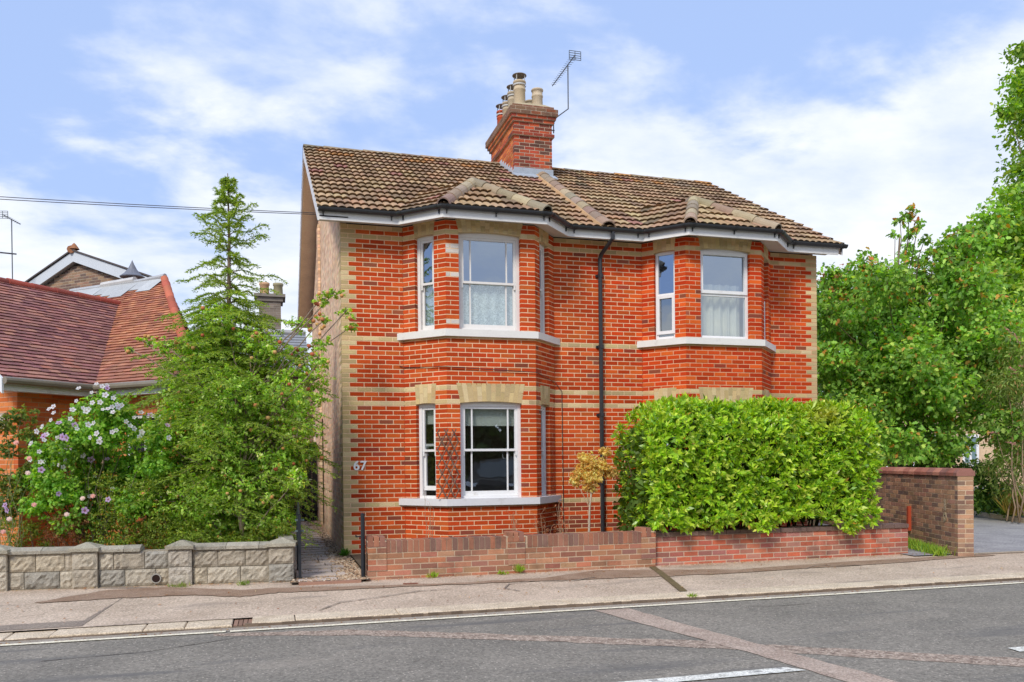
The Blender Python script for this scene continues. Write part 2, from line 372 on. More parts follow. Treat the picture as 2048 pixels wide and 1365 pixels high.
def line_marks(name, mat, pls, wd, z, zf=None):
    mb = MB()
    for pl in pls:
        for i in range(len(pl)-1):
            a, b_ = Vector(pl[i]), Vector(pl[i+1]); n = 6; d = (b_-a).normalized(); nn = Vector((-d.y, d.x))
            for k in range(n):
                p, q = a.lerp(b_, k/n), a.lerp(b_, (k+1)/n+.02); w0 = wd*random.uniform(.4, 1.2)
                mb.face([(c_.x, c_.y, (zf(c_.x, c_.y)+z) if zf else z) for c_ in (p-nn*w0, q-nn*w0, q+nn*w0, p+nn*w0)], (.1, .085, .07))
    return tag(mb.build(name, mat), kind='structure')
line_marks('tar_marks', M_pavedark, [[(-.6, -4.2), (-.35, -3.85), (.05, -3.7), (.6, -3.45), (1.0, -3.42)], [(1.75, -3.75), (1.62, -3.55), (1.75, -3.3), (2.1, -3.2)], [(2.2, -3.25), (2.6, -3.3), (2.95, -3.15)], [(6.0, -3.3), (6.3, -3.1), (6.9, -3.25)]], .012, .012, pave_z)
line_marks('road_cracks', M_bark, [[(-2.9, -5.6), (-2.1, -5.5), (-1.4, -5.15)], [(3.9, -5.2), (4.3, -5.3), (4.7, -5.25)], ], .006, -.1515)
mb = MB(); 
for x in (-1.44, -1.395, -1.35, -1.305): mb.box(x, x+.038, KF+.02, KB, -.3, -.135, jit((.28, .17, .12), .2))
tag(mb.build('kerb_gap_bricks', M_dirty), kind='structure')
# garden ground, rear ground, driveway
sheet('garden_soil', M_soil, [(-14, -.9), (-5.4, -1.70), (-.85, -2.19), (-.85, 12), (-14, 12)], -.01)
sheet('front_garden_soil', M_soil, [(.1, -2.35), (8.5, -2.35), (8.9, 2), (.1, 2)], .02)
sheet('path_bed', M_soil, [(-.86, -2.62), (.12, -2.62), (.12, 12), (-.86, 12)], -.022)
sheet('driveway', M_drive, [(8.3, -2.75), (40, -3.2), (60, 30), (8.9, 30)], -.035)
sheet('driveway_apron', M_kerb, [(9.22, -2.86), (16, -3.05), (16, -2.98), (9.22, -2.80)], -.031)
mb = MB()
for i in range(8):
    t0, t1 = i/8, (i+1)/8; a = (14.9, 1.1); b = (16.4, 4.6)
    x0, y0, x1, y1 = a[0]+(b[0]-a[0])*t0+.0, a[1]+(b[1]-a[1])*t0, a[0]+(b[0]-a[0])*t1, a[1]+(b[1]-a[1])*t1
    mb.hexa([(x0,y0,-.1),(x1,y1,-.1),(x1+.14,y1-.05,-.1),(x0+.14,y0-.05,-.1),(x0,y0,.06),(x1,y1,.06),(x1+.14,y1-.05,.06),(x0+.14,y0-.05,.06)], (.5,.5,.5))
tag(mb.build('driveway_kerb', M_kerb), kind='structure')
sheet('driveway_footpath', M_drive, [(15.0, 1.0), (16.5, 4.6), (17.6, 4.2), (16.2, .6)], .055)
# gravel and slabs of the side path
def path_top(y): return -.02 + max(0, (y+2.6))*.008
mb = MB(); y = -2.50; i = 0
mb.box(-.76, .0, -2.66, -2.585, -.2, -.018, (.36, .20, .14))
while y < 7.2:
    w_ = .27; zt = path_top(y)+random.uniform(0, .012); xs = random.uniform(-.42, -.2); r_ = -.10 - random.uniform(0, .1) - .02*max(0, y)
    for (xa, xb) in ((-.78+random.uniform(-.02, .02), xs-.004), (xs+.004, r_)):
        c_ = jit((.52, .44, .38), .12); s_ = random.uniform(-.01, .01)
        mb.hexa([(xa,y,-.1),(xb,y+s_,-.1),(xb,y+w_+s_,-.1),(xa,y+w_,-.1),(xa+.006,y+.006,zt),(xb-.006,y+s_+.006,zt),(xb-.006,y+w_+s_-.006,zt),(xa+.006,y+w_-.006,zt)], c_)
    y += w_ + random.uniform(.07, .13)
tag(mb.build('garden_path', M_slab), kind='structure')
mb = MB()
for k in range(5200):
    y = -2.55 + 10*random.random()**1.7; x = random.uniform(-.84, .09) if random.random() < .4 else random.uniform(-.25, .09)
    s_ = random.uniform(.010, .028); z = path_top(y)-.008+random.uniform(0, .012); a = random.random()*3
    c_ = jit(random.choice([(.42, .27, .16), (.5, .38, .25), (.33, .21, .13), (.56, .45, .33), (.24, .16, .1)]), .2)
    ca, sa = math.cos(a)*s_, math.sin(a)*s_; h = s_*.5
    mb.faces([(x+ca,y+sa,z),(x-sa*.7,y+ca*.7,z),(x-ca,y-sa,z),(x+sa*.7,y-ca*.7,z),(x,y,z+h)], [(0,1,4),(1,2,4),(2,3,4),(3,0,4)], c_)
tag(mb.build('gravel', M_gravel), 'brown gravel and dry leaves between the stepping slabs', None, None, 'stuff')

# ------------------------------------------------------------------ the house
W8 = 8.6; RZ = [11, 33, 36, 47, 69]
RED_A = [(0.519, 0.069, 0.016), (0.554, 0.086, 0.020), (0.468, 0.056, 0.014), (0.588, 0.110, 0.025), (0.493, 0.062, 0.014)]
RED_B = [(0.554, 0.061, 0.012), (0.588, 0.078, 0.016), (0.484, 0.045, 0.011), (0.623, 0.105, 0.020), (0.519, 0.051, 0.011)]
YEL = [(.60, .45, .23), (.54, .40, .20), (.64, .50, .28), (.50, .38, .20)]
DRK = [(0.257, 0.064, 0.037), (0.308, 0.085, 0.045), (0.342, 0.055, 0.029)]
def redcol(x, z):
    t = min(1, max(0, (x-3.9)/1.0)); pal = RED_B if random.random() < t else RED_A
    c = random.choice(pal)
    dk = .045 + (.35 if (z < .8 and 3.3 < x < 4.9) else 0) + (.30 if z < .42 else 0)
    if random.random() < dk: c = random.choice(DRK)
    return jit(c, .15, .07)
def yelcol(): return jit(random.choice(YEL), .10, .03)
def mortcol(x, z):
    return (.82, .60, .38) if x < 4.2 else (.72, .42, .25)
def front_col(k, a, b, z):
    if k in RZ or k >= 71: return yelcol()
    if a < .02 or b > W8-.02: return yelcol()
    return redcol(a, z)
def bay_col(x0, x1, whites=()):
    def f(k, a, b, z):
        if k in RZ or k >= 72: return yelcol()
        if (k, int(a*4)) in whites: return jit((.62, .56, .50), .1)
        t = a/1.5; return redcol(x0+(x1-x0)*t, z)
    return f
house = thing('semi_detached_house', 'pair of red brick houses with yellow brick bands, two bays and one brown tiled roof', 'house', (4.3, 0, 0))
JL = [(.967, 0), (1.54, -.60), (2.98, -.60), (3.50, 0)]
JR = [(5.10, 0), (5.62, -.60), (7.06, -.60), (7.633, 0)]
F0 = Fr((0, 0), (W8, 0))
mb = MB()
bricks(mb, F0, 0, 71, front_col, lambda s, z: mortcol(s, z), holes=[(JL[0][0], JL[3][0], -1, 9), (JR[0][0], JR[3][0], -1, 9)], a1=W8)
# solid backing behind the face bricks beside the bays
for (xa, xb) in ((.006, .96), (3.51, 5.09), (7.64, 8.59)): mb.box(xa, xb, .098, .22, -.05, 5.2, (.3, .25, .2))
mb.box(0, W8, -.006, .09, -.12, -.042, (.16, .12, .10))
LS, US = .885, 3.50        # sill tops
WIN = []                   # (frame, a0, a1, z0, ztop_centre, ztop_side)
FRS = []
for J in (JL, JR):
    FRS.append([Fr(J[0], J[1]), Fr(J[1], J[2]), Fr(J[2], J[3])])
mains = [(.205, 1.20), (.28, 1.22)]
sideo = [(.235, .605), (.225, .60)]
WH = {(66, 0), (65, 0), (66, 1), (60, 0), (61, 1), (50, 0), (64, 5)}
def voussoirs(mb, F, a0, a1, zb_c, zb_s, zt, proud=-.003, slant=.06, lower=False):
    n = max(4, int(round((a1-a0)/.0727))); zmid = None
    for i in range(n):
        t0, t1 = i/n, (i+1)/n
        def low(t): return zb_s + (zb_c-zb_s)*(1-(2*t-1)**2)
        e0, e1 = a0+(a1-a0)*t0, a0+(a1-a0)*t1
        s0, s1 = slant*(2*t0-1), slant*(2*t1-1)
        g = .0035; zl0, zl1 = low(t0), low(t1)
        cuts = [0, .52, 1] if i % 2 else [0, .30, .82, 1] 
        cuts = cuts if random.random() < .8 else [0, 1]
        for q in range(len(cuts)-1):
            c0, c1 = cuts[q], cuts[q+1]
            def Z(zl, c): return zl+(zt-zl)*c
            P = F.P; y_ = yelcol(); d1 = .1
            za0, za1, zb0, zb1 = Z(zl0, c0)+.0035, Z(zl1, c0)+.0035, Z(zl0, c1)-.0035, Z(zl1, c1)-.0035
            A0, A1 = e0+s0*c0+g, e1+s1*c0-g; B0, B1 = e0+s0*c1+g, e1+s1*c1-g
            mb.hexa([P(A0,proud,za0),P(A1,proud,za1),P(A1,d1,za1),P(A0,d1,za0),P(B0,proud,zb0),P(B1,proud,zb1),P(B1,d1,zb1),P(B0,d1,zb0)], y_)
    # mortar bed behind
    P = F.P
    for i in range(8):
        t0, t1 = i/8, (i+1)/8
        low = lambda t: zb_s + (zb_c-zb_s)*(1-(2*t-1)**2)
        e0, e1 = a0+(a1-a0)*t0, a0+(a1-a0)*t1; s0, s1 = slant*(2*t0-1), slant*(2*t1-1)
        mb.hexa([P(e0,.0,low(t0)+.001),P(e1,.0,low(t1)+.001),P(e1,.098,low(t1)+.001),P(e0,.098,low(t0)+.001),P(e0+s0,.0,zt-.001),P(e1+s1,.0,zt-.001),P(e1+s1,.098,zt-.001),P(e0+s0,.098,zt-.001)], (.60, .47, .28))
for b, J in enumerate((JL, JR)):
    for s in range(3):
        F = FRS[b][s]
        a0, a1 = (mains[b] if s == 1 else (sideo[b] if s == 0 else (F.L-sideo[b][1], F.L-sideo[b][0])))
        lo_t, up_t = (2.392, 2.366), (5.03, 4.998)
        if s != 1: lo_t, up_t = (2.375, 2.362), (5.0, 4.988)
        holes = [(a0, a1, LS-.05, 2.672), (a0, a1, US-.05, 5.215)]
        bricks(mb, F, 0, 71, bay_col(J[s][0], J[s+1][0], WH if (b == 0 and s == 1) else ()), (lambda s_, z, x=J[s][0]: mortcol(x, z)), holes=holes, phase=(.07 if s == 1 else .0))
        voussoirs(mb, F, a0, a1, lo_t[0], lo_t[1], 2.678, slant=(.055 if s == 1 else .02))
        voussoirs(mb, F, a0, a1, up_t[0], up_t[1], 5.205, slant=(.045 if s == 1 else .02))
        WIN += [(b, s, 0, F, a0, a1, LS, lo_t), (b, s, 1, F, a0, a1, US, up_t)]
front_wall = mb.build('front_wall', M_brick, house)
# side wall (west gable), brown brick
TAN = [(.82, .58, .38), (.76, .52, .34), (.86, .64, .44), (.68, .44, .29), (.82, .56, .35)]
FS = Fr((0, 10.0), (0, .101))        # runs towards the street, normal to -X
def gspan(k, zc):
    if zc < 5.25: return (0, FS.L)
    h = (zc-5.25)/.545; return (h+.35, FS.L-h+.1) if FS.L-2*h > .3 else None
mb = MB()
sideholes = [(.35, 1.15, .80, 2.60), (4.2, 4.75, .1, 2.45)]
bricks(mb, FS, 0, 108, lambda k, a, b_, z: (yelcol() if (b_ > FS.L-.23 and k % 2 == 0) else jit(random.choice(TAN), .16, .05)), (.74, .58, .42), holes=sideholes, span=gspan, j=.0085, proud=.0012)
# projecting pier on the side wall
FP = Fr((-.055, 6.05), (-.055, 5.6)); bricks(mb, FP, 0, 92, lambda k, a, b_, z: jit(random.choice(TAN), .16, .05), (.56, .43, .30), dep=.05)
mb.build('side_wall', M_brick, house)
mb = MB()   # plain rear and east walls, hidden from the street but closing the house
mb.box(8.5, 8.598, .11, 10, -.2, 5.25, (.36, .2, .12)); mb.box(.11, 8.49, 9.9, 10, -.2, 5.25, (.36, .2, .12)); mb.box(.101, .2, .23, 9.89, -.2, 5.2, (.25, .2, .16))
for k in range(14):
    h = k*.2
    mb.box(8.5, 8.598, .1+h/.545*1.0, 9.9-h/.545, 5.25+h, 5.45+h, (.36, .2, .12))
mb.build('rear_wall', M_brick, house)
# rooms behind the bay windows
mb = MB()
for (xa, xb) in ((.7, 3.75), (4.85, 7.9)):
    for (za, zb) in ((.25, 2.72), (2.95, 5.1)):
        c_ = (.70, .64, .56)
        mb.faces([(xa,.23,za),(xb,.23,za),(xb,3.2,za),(xa,3.2,za),(xa,.23,zb),(xb,.23,zb),(xb,3.2,zb),(xa,3.2,zb)], [(0,1,2,3),(4,7,6,5),(3,2,6,7),(0,3,7,4),(1,5,6,2)], c_)
        Jq = JL if xa < 3 else JR
        for zz_ in (zb, za):
            q = [(Jq[0][0]+.16, .24), (Jq[1][0]+.06, Jq[1][1]+.125), (Jq[2][0]-.06, Jq[2][1]+.125), (Jq[3][0]-.16, .24)]
            mb.hexa([(x, y, zz_-.02) for x, y in q]+[(x, y, zz_) for x, y in q], (.4, .36, .3))
room = mb.build('room', M_plain, house)

def poly_off(J, o, ext=0):
    """offset a three-sided bay polyline outwards by o"""
    fr = [Fr(J[i], J[i+1]) for i in range(3)]; k = math.tan(math.pi/8)
    P = []
    p = fr[0].P(0, -o, 0); P.append((J[0][0]-o*1.0-ext*.3, J[0][1]-.002))
    for i in (1, 2):
        n = (fr[i-1].n+fr[i].n); n = n/n.dot(fr[i].n) if n.dot(fr[i].n) else n
        P.append((J[i][0]+n.x*o, J[i][1]+n.y*o))
    P.append((J[3][0]+o*1.0+ext*.3, J[3][1]-.002))
    return P
def strip(mb, outer, inner, z0, z1, col):
    for i in range(len(outer)-1):
        a, b_, c_, d = outer[i], outer[i+1], inner[i+1], inner[i]
        mb.hexa([(a[0],a[1],z0),(b_[0],b_[1],z0),(c_[0],c_[1],z0),(d[0],d[1],z0),(a[0],a[1],z1),(b_[0],b_[1],z1),(c_[0],c_[1],z1),(d[0],d[1],z1)], col)
WHT = (.78, .78, .78); WHT2 = (.74, .72, .68)
for b, J in enumerate((JL, JR)):
    for (zt, c_) in ((LS, (.72, .72, .74)), (US, (.76, .74, .70))):
        mb = MB(); strip(mb, poly_off(J, .065, .12), poly_off(J, -.098), zt-.108, zt, c_)
        if b == 1 and zt == LS: pass
        mb.build('sill', M_white, house)

# windows -------------------------------------------------------------
def winbox(mb, F, a0, a1, d0, d1, z0, z1, c=WHT): F.box(mb, a0, a1, d0, d1, z0, z1, c)
def make_window(idx, W):
    b, s, up, F, a0, a1, zs, (tc_, ts) = W
    zt = tc_+.02; mid = (1.64 if not up else 4.262) if b == 0 else (1.66 if not up else 4.262)
    D = .075; fr = MB(); t = .05
    col = WHT if not (b == 0 and up) else (.74, .72, .69)
    if b == 0:      # timber sliding sash
        winbox(fr, F, a0, a0+.055, D, D+.10, zs, zt, col); winbox(fr, F, a1-.055, a1, D, D+.10, zs, zt, col)
        winbox(fr, F, a0+.055, a1-.055, D, D+.10, ts-.045, zt, col); winbox(fr, F, a0+.055, a1-.055, D-.01, D+.10, zs, zs+.04, col)
        fo = fr.build('window', M_white, house)
        sh = MB(); i0, i1 = a0+.055, a1-.055; z1_ = ts-.045; z0_ = zs+.04
        lift = .0
        if (s == 0 and not up): lift = .085
        # upper sash nearer to the street, lower sash behind it
        for (za, zb, dd, bot) in ((mid-.02, z1_, D+.015, .035), (z0_+lift, mid+.02+lift, D+.05, .07)):
            winbox(sh, F, i0+.001, i0+.04, dd, dd+.035, za, zb, col); winbox(sh, F, i1-.04, i1-.001, dd, dd+.035, za, zb, col)
            winbox(sh, F, i0+.04, i1-.04, dd, dd+.035, zb-.038, zb, col); winbox(sh, F, i0+.04, i1-.04, dd, dd+.035, za, za+bot, col)
            if s == 1:
                for am in (i0+.15, i1-.15): winbox(sh, F, am-.011, am+.011, dd+.004, dd+.03, za+bot, zb-.038, col)
            if dd < D+.03:   # horns under the meeting rail
                for am in (i0+.004, i1-.030): winbox(sh, F, am, am+.026, dd+.002, dd+.03, za-.07, za, col)
        sh.build('sash', M_white, fo)
        g1, g2 = MB(), MB()
        P = F.P
        def pane(g, za, zb, d): g.face([P(i0+.03,d,za),P(i1-.03,d,za),P(i1-.03,d,zb),P(i0+.03,d,zb)], (.5,.5,.5))
        pane(g1, mid, z1_-.02, D+.033); pane(g2, z0_+lift+.05, mid+lift, D+.068)
        g1.build('pane', M_glassb if up else M_glass, fo); g2.build('pane', M_glass, fo)
    else:           # white plastic casement
        d = D
        winbox(fr, F, a0, a0+.05, d, d+.07, zs, zt); winbox(fr, F, a1-.05, a1, d, d+.07, zs, zt)
        winbox(fr, F, a0+.05, a1-.05, d, d+.07, ts-.04, zt); winbox(fr, F, a0+.05, a1-.05, d-.012, d+.07, zs, zs+.055)
        winbox(fr, F, a0+.05, a1-.05, d, d+.07, mid-.03, mid+.03)
        fo = fr.build('window', M_white, house); sh = MB(); dd = d-.022
        if s == 1: za, zb = mid+.01, ts-.02
        elif s == 0: za, zb = zs+.1, mid-.0
        else: za, zb = zs+.03, mid
        winbox(sh, F, a0+.02, a0+.075, dd, dd+.05, za, zb); winbox(sh, F, a1-.075, a1-.02, dd, dd+.05, za, zb)
        winbox(sh, F, a0+.075, a1-.075, dd, dd+.05, za, za+.055); winbox(sh, F, a0+.075, a1-.075, dd, dd+.05, zb-.055, zb)
        so_ = sh.build('opening_light', M_white, fo)
        P = F.P; g1, g2 = MB(), MB()
        for g, za, zb in ((g1, mid, ts-.02), (g2, zs+.03, mid)):
            g.face([P(a0+.03,d+.02,za),P(a1-.03,d+.02,za),P(a1-.03,d+.02,zb),P(a0+.03,d+.02,zb)], (.5,.5,.5))
        g1.build('pane', M_glassb if up else M_glass, fo); g2.build('pane', M_glass, fo)
    # things hung inside
    P = F.P; cu = MB(); e0, e1 = a0+.05, a1-.05
    if b == 0 and up:      # lace panel over the lower sash
        n = 40
        for i in range(n):
            t0, t1 = i/n, (i+1)/n; w0 = .012*math.sin(i*.9); w1 = .012*math.sin((i+1)*.9)
            cu.face([P(e0+(e1-e0)*t0,.20+w0,zs+.03),P(e0+(e1-e0)*t1,.20+w1,zs+.03),P(e0+(e1-e0)*t1,.20+w1,mid+.01),P(e0+(e1-e0)*t0,.20+w0,mid+.01)], (.6,.66,.68))
        cu.build('lace_panel', M_lace, fo)
    elif b == 0:
        hh = .30 if s == 1 else .26
        F.box(cu, e0-.01, e1+.01, .19, .20, ts-.045-hh, ts-.01, (.62, .66, .60)); cu.build('roller_blind', M_curtain, fo)
    elif up and s == 1:
        n = 60
        for i in range(n):
            t0, t1 = i/n, (i+1)/n; f_ = lambda t: .03*math.sin(t*34)+.012*math.sin(t*83)
            cu.face([P(e0+(e1-e0)*t0,.24+f_(t0),zs+.03),P(e0+(e1-e0)*t1,.24+f_(t1),zs+.03),P(e0+(e1-e0)*t1,.24+f_(t1),mid+.2),P(e0+(e1-e0)*t0,.24+f_(t0),mid+.2)], jit((.62,.62,.52), .05))
        cu.build('curtain', M_curtain, fo)
    elif not up and b == 1:
        F.box(cu, e0-.01, e1+.01, .19, .20, zs+.4, ts-.01, (.62, .64, .60)); cu.build('roller_blind', M_curtain, fo)
# lace: white thread pattern with holes
def lace_mat():
    m, t, b, o = new_mat('lace'); L = t.links.new; geo = _mk(t, 'ShaderNodeNewGeometry')
    v = _mk(t, 'ShaderNodeTexVoronoi', i_Scale=24.0, feature='SMOOTH_F1'); no = _mk(t, 'ShaderNodeTexNoise', i_Scale=14.0, i_Detail=3.0)
    L(geo.outputs['Position'], no.inputs['Vector'])
    vm = _mk(t, 'ShaderNodeMixRGB', blend_type='ADD'); vm.inputs[0].default_value = .12; L(geo.outputs['Position'], vm.inputs[1]); L(no.outputs['Color'], vm.inputs[2]); L(vm.outputs[0], v.inputs['Vector'])
    sn = mth(t, 'SINE', mth(t, 'MULTIPLY', v.outputs['Distance'], 20)); 
    rr = _mk(t, 'ShaderNodeMapRange'); rr.inputs[1].default_value = -.5; rr.inputs[2].default_value = .5; rr.inputs[3].default_value = .0; rr.inputs[4].default_value = 1; L(sn, rr.inputs[0])
    mm = _mk(t, 'ShaderNodeMixRGB'); L(rr.outputs[0], mm.inputs[0]); mm.inputs[1].default_value = (.34, .42, .42, 1); mm.inputs[2].default_value = (.62, .70, .70, 1)
    L(mm.outputs[0], b.inputs['Base Color']); b.inputs['Roughness'].default_value = 1
    return m
M_lace = lace_mat()
for i, W in enumerate(WIN): make_window(i, W)
# side openings: a window with a white frame and a recessed doorway
mb = MB(); a0, a1 = sideholes[0][0], sideholes[0][1]
FS.box(mb, a0, a0+.06, .02, .09, .8, 2.6, WHT); FS.box(mb, a1-.06, a1, .02, .09, .8, 2.6, WHT); FS.box(mb, a0+.06, a1-.06, .02, .09, 2.53, 2.6, WHT); FS.box(mb, a0+.06, a1-.06, .02, .09, .8, .87, WHT)
FS.box(mb, a0+.06, a1-.06, .03, .08, 1.67, 1.73, WHT)
sw = mb.build('window', M_white, house)
mb = MB(); FS.box(mb, a0-.05, a1+.05, -.10, .1, .72, .80, WHT); mb.build('sill', M_white, sw)
mb = MB(); mb.face([FS.P(a0+.05,.06,.85),FS.P(a1-.05,.06,.85),FS.P(a1-.05,.06,2.55),FS.P(a0+.05,.06,2.55)], (.5,.5,.5)); mb.build('pane', M_glass, sw)
mb = MB(); a0, a1 = sideholes[1][0], sideholes[1][1]
FS.box(mb, a0, a1, .085, .098, .1, 2.45, (.05, .04, .035))
for z in (.5, 1.2, 1.9): FS.box(mb, a0+.05, a1-.05, .07, .085, z-.25, z+.25, (.06, .05, .045))
mb.build('side_door', M_wood, house)

# roof ----------------------------------------------------------------
TILE = [(0.378, 0.247, 0.140), (0.321, 0.206, 0.119), (0.436, 0.296, 0.169), (0.274, 0.175, 0.106), (0.397, 0.251, 0.144)]
def tiles(mb, p0, p1, top, gauge, colf, tw=.25, wave=.125, amp=.012, lip=.040, step=.0209, flat=False, jz=.004, extra=0., maxs=None):
    """courses of tiles on the plane through eave p0-p1 that contains point top"""
    p0, p1, top = Vector(p0), Vector(p1), Vector(top); u = (p1-p0); L = u.length; u.normalize()
    v = top-p0; v = v - u*v.dot(u); S = v.length; v.normalize(); n = u.cross(v).normalized()
    if n.z < 0: n = -n
    S = maxs or S; nc = int(math.ceil(S/gauge)); a_lo, a_hi = -extra, L+extra
    for i in range(nc):
        s0 = i*gauge; s1 = min(S, s0+gauge)+.02 if i == nc-1 else s0+gauge+.02
        nt_ = int((a_hi-a_lo)/tw)+2; off = (i % 2)*(tw/2 if flat else 0)
        for k in range(-1, nt_):
            x0 = a_lo+k*tw+off; x1 = x0+tw; x0 = max(x0, a_lo); x1 = min(x1, a_hi)
            if x1-x0 < .01: continue
            c_ = colf(i, (x0+x1)/2, s0, p0+u*((x0+x1)/2)+v*s0); jj = random.uniform(-jz, jz); js = random.uniform(-.008, .008)
            ns = 1 if flat else max(1, int(round((x1-x0)/step))); pl = None; base = len(mb.v)
            for q in range(ns+1):
                x = x0+(x1-x0)*q/ns
                h = 0 if flat else amp*(abs(math.cos(math.pi*x/wave))**.7*2-1)
                b_ = p0+u*x
                mb.v.append(tuple(b_+v*(s0+js+(.018 if flat else .045))+n*(h*.5+jj-.010))); mb.v.append(tuple(b_+v*(s0+js)+n*(h+lip+jj))); mb.v.append(tuple(b_+v*s1+n*(h+.002+jj*.3)))
            for q in range(ns):
                A = base+q*3; B = A+3
                mb.f.append((A, B, B+1, A+1)); mb.c.append(tuple(t*(.8 if flat else .62) for t in c_)); mb.f.append((A+1, B+1, B+2, A+2)); mb.c.append(c_)  # shade under each tile nose is put into the lip face colour
EZ = 5.30; RY = 5.0; RT = 8.15
def rcol(i, a, s, P):
    c_ = random.choice(TILE); x = P.x; y = P.y
    if 4.9 < x < 6.6 and (4.6-y) > 1.2*(x-6.4)*-1 - 1.2 and x > 4.4:      # mossy tan patch left by the chimney wash
        if random.random() < .3: c_ = random.choice([(.42, .30, .17), (.46, .33, .18), (.20, .14, .09)])
    if random.random() < .012: c_ = (.36, .17, .13)
    if i >= 14 and random.random() < .3: c_ = random.choice([(.42, .20, .07), (.30, .22, .14)])
    return jit(c_, .14, .05)
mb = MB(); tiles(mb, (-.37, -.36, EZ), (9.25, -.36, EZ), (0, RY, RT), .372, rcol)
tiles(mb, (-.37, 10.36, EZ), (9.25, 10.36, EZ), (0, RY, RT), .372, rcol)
# the east verge runs slightly outwards towards the ridge
m_main = mb.build('roof', M_tile, house, clips=[((8.92, -.36, 5), Vector((5.36, -.33, 0)).normalized())])
for q in range(2):
    J = (JL, JR)[q]; A = [Vector((2.26, .58, 6.17)), Vector((6.37, .50, 6.16))][q]
    C1 = Vector((J[1][0]-.10, -.935, EZ)); C2 = Vector((J[2][0]+.10, -.935, EZ)); E1 = Vector((J[0][0]-.12, -.36, EZ)); E2 = Vector((J[3][0]+.13, -.36, EZ))
    def vp(P_, Q_, keep):        # clip by the vertical plane through P-Q, keeping the side of 'keep'
        e = (Q_-P_); nn = Vector((e.y, -e.x, 0)).normalized()
        if (keep-P_).dot(nn) > 0: nn = -nn
        return (tuple(P_), nn)
    mb = MB(); tiles(mb, C1, C2, A, .372, rcol, extra=.0); cen = (C1+C2)/2
    mb.build('bay_roof', M_tile, house, clips=[vp(C1, A, cen), vp(C2, A, cen)])
    mb = MB(); tiles(mb, E1, C1, A, .372, rcol, extra=1.2, maxs=1.9)
    mb.build('bay_roof', M_tile, house, clips=[vp(C1, A, E1), ((A.x, 0, 0), Vector((1, 0, 0))), ((E1.x-.45, 0, 0), Vector((-1, 0, 0)))])
    mb = MB(); tiles(mb, C2, E2, A, .372, rcol, extra=1.2, maxs=1.9)
    mb.build('bay_roof', M_tile, house, clips=[vp(C2, A, E2), ((A.x, 0, 0), Vector((-1, 0, 0))), ((E2.x+.45, 0, 0), Vector((1, 0, 0)))])
# under-roof deck so nothing shows through
mb = MB()
mb.faces([(-.30,-.30,5.295),(8.85,-.30,5.295),(9.15,5,8.11),(-.30,5,8.11),(8.85,10.3,5.295),(-.30,10.3,5.295)], [(0,1,2,3),(3,2,4,5)], (.12,.09,.07))
mb.build('roof_deck', M_wood, house)
def ridge(mb, p0, p1, r, seg=.42, cols=None, half=True, taper=.012, sink=.0):
    p0, p1 = Vector(p0), Vector(p1); L = (p1-p0).length; d = (p1-p0)/L; n = max(1, int(round(L/seg))); sd_ = d.cross(Vector((0, 0, 1))).normalized(); up = sd_.cross(d).normalized()
    for i in range(n):
        a = p0+d*(L*i/n) ; b_ = p0+d*(L*(i+1)/n+.02); c_ = jit(random.choice(cols or TILE), .15, .05); K = 10; jr = random.uniform(-.004, .004)
        vs = []
        for P_, rr in ((a, r+taper+jr), (b_, r+jr)):
            for k in range(K+1):
                t = math.pi*(k/K*1.16-.08); vs.append(tuple(P_+sd_*math.cos(t)*rr+up*(math.sin(t)*rr-sink)))
        for P_, rr in ((a, r+taper+jr-.02),):
            for k in range(K+1):
                t = math.pi*(k/K*1.16-.08); vs.append(tuple(P_+sd_*math.cos(t)*rr+up*(math.sin(t)*rr-sink)))
        mb.faces(vs, [(k, k+1, K+1+k+1, K+1+k) for k in range(K)]+[(k, 2*(K+1)+k, 2*(K+1)+k+1, k+1) for k in range(K)], c_)
RDG = [(.34, .27, .17), (.40, .32, .20), (.30, .24, .17), (.37, .28, .20), (.30, .20, .15)]
LICH = [(.32, .25, .16), (.44, .22, .08), (.28, .22, .16), (.36, .28, .18), (.24, .19, .14)]
mb = MB(); ridge(mb, (-.36, RY, RT-.015), (9.22, RY, RT-.015), .085, cols=LICH, sink=.02); mb.build('ridge_tiles', M_tile, house, smooth=False)
mb = MB(); ridge(mb, (4.34, -.36, EZ+.02), (4.58, 4.0, EZ+.02+4.36*.535), .125, cols=RDG, seg=.40, sink=.03); mb.build('party_ridge', M_tile, house)
for q in range(2):
    J = (JL, JR)[q]; A = [Vector((2.26, .58, 6.19)), Vector((6.37, .50, 6.18))][q]
    mb = MB(); ridge(mb, (J[1][0]-.10, -.96, EZ+.02), A, .10, cols=RDG, sink=.02); ridge(mb, (J[2][0]+.10, -.96, EZ+.02), A, .10, cols=RDG, sink=.02); ridge(mb, A, (A.x, A.y+1.0, A.z+.01), .095, cols=RDG, sink=.02)
    mb.build('hip_tiles', M_tile, house)
# mortar bedding beside the party ridge
for sx in (-.135, .125):
    mb = MB()
    for i in range(20):
        t0, t1 = i/20, (i+1)/20; f_ = lambda t: (4.34+.24*t+sx, -.36+4.3*t, EZ+.03+4.3*t*.535)
        a, b_ = f_(t0), f_(t1); w_ = .03+random.uniform(0, .015)
        mb.hexa([(a[0]-w_,a[1],a[2]-.03),(a[0]+w_,a[1],a[2]-.03),(b_[0]+w_,b_[1],b_[2]-.03),(b_[0]-w_,b_[1],b_[2]-.03),(a[0]-w_*.3,a[1],a[2]+.035),(a[0]+w_*.3,a[1],a[2]+.035),(b_[0]+w_*.3,b_[1],b_[2]+.035),(b_[0]-w_*.3,b_[1],b_[2]+.035)], jit((.52, .33, .17), .15))
    mb.build('mortar_bedding', M_tile, house)
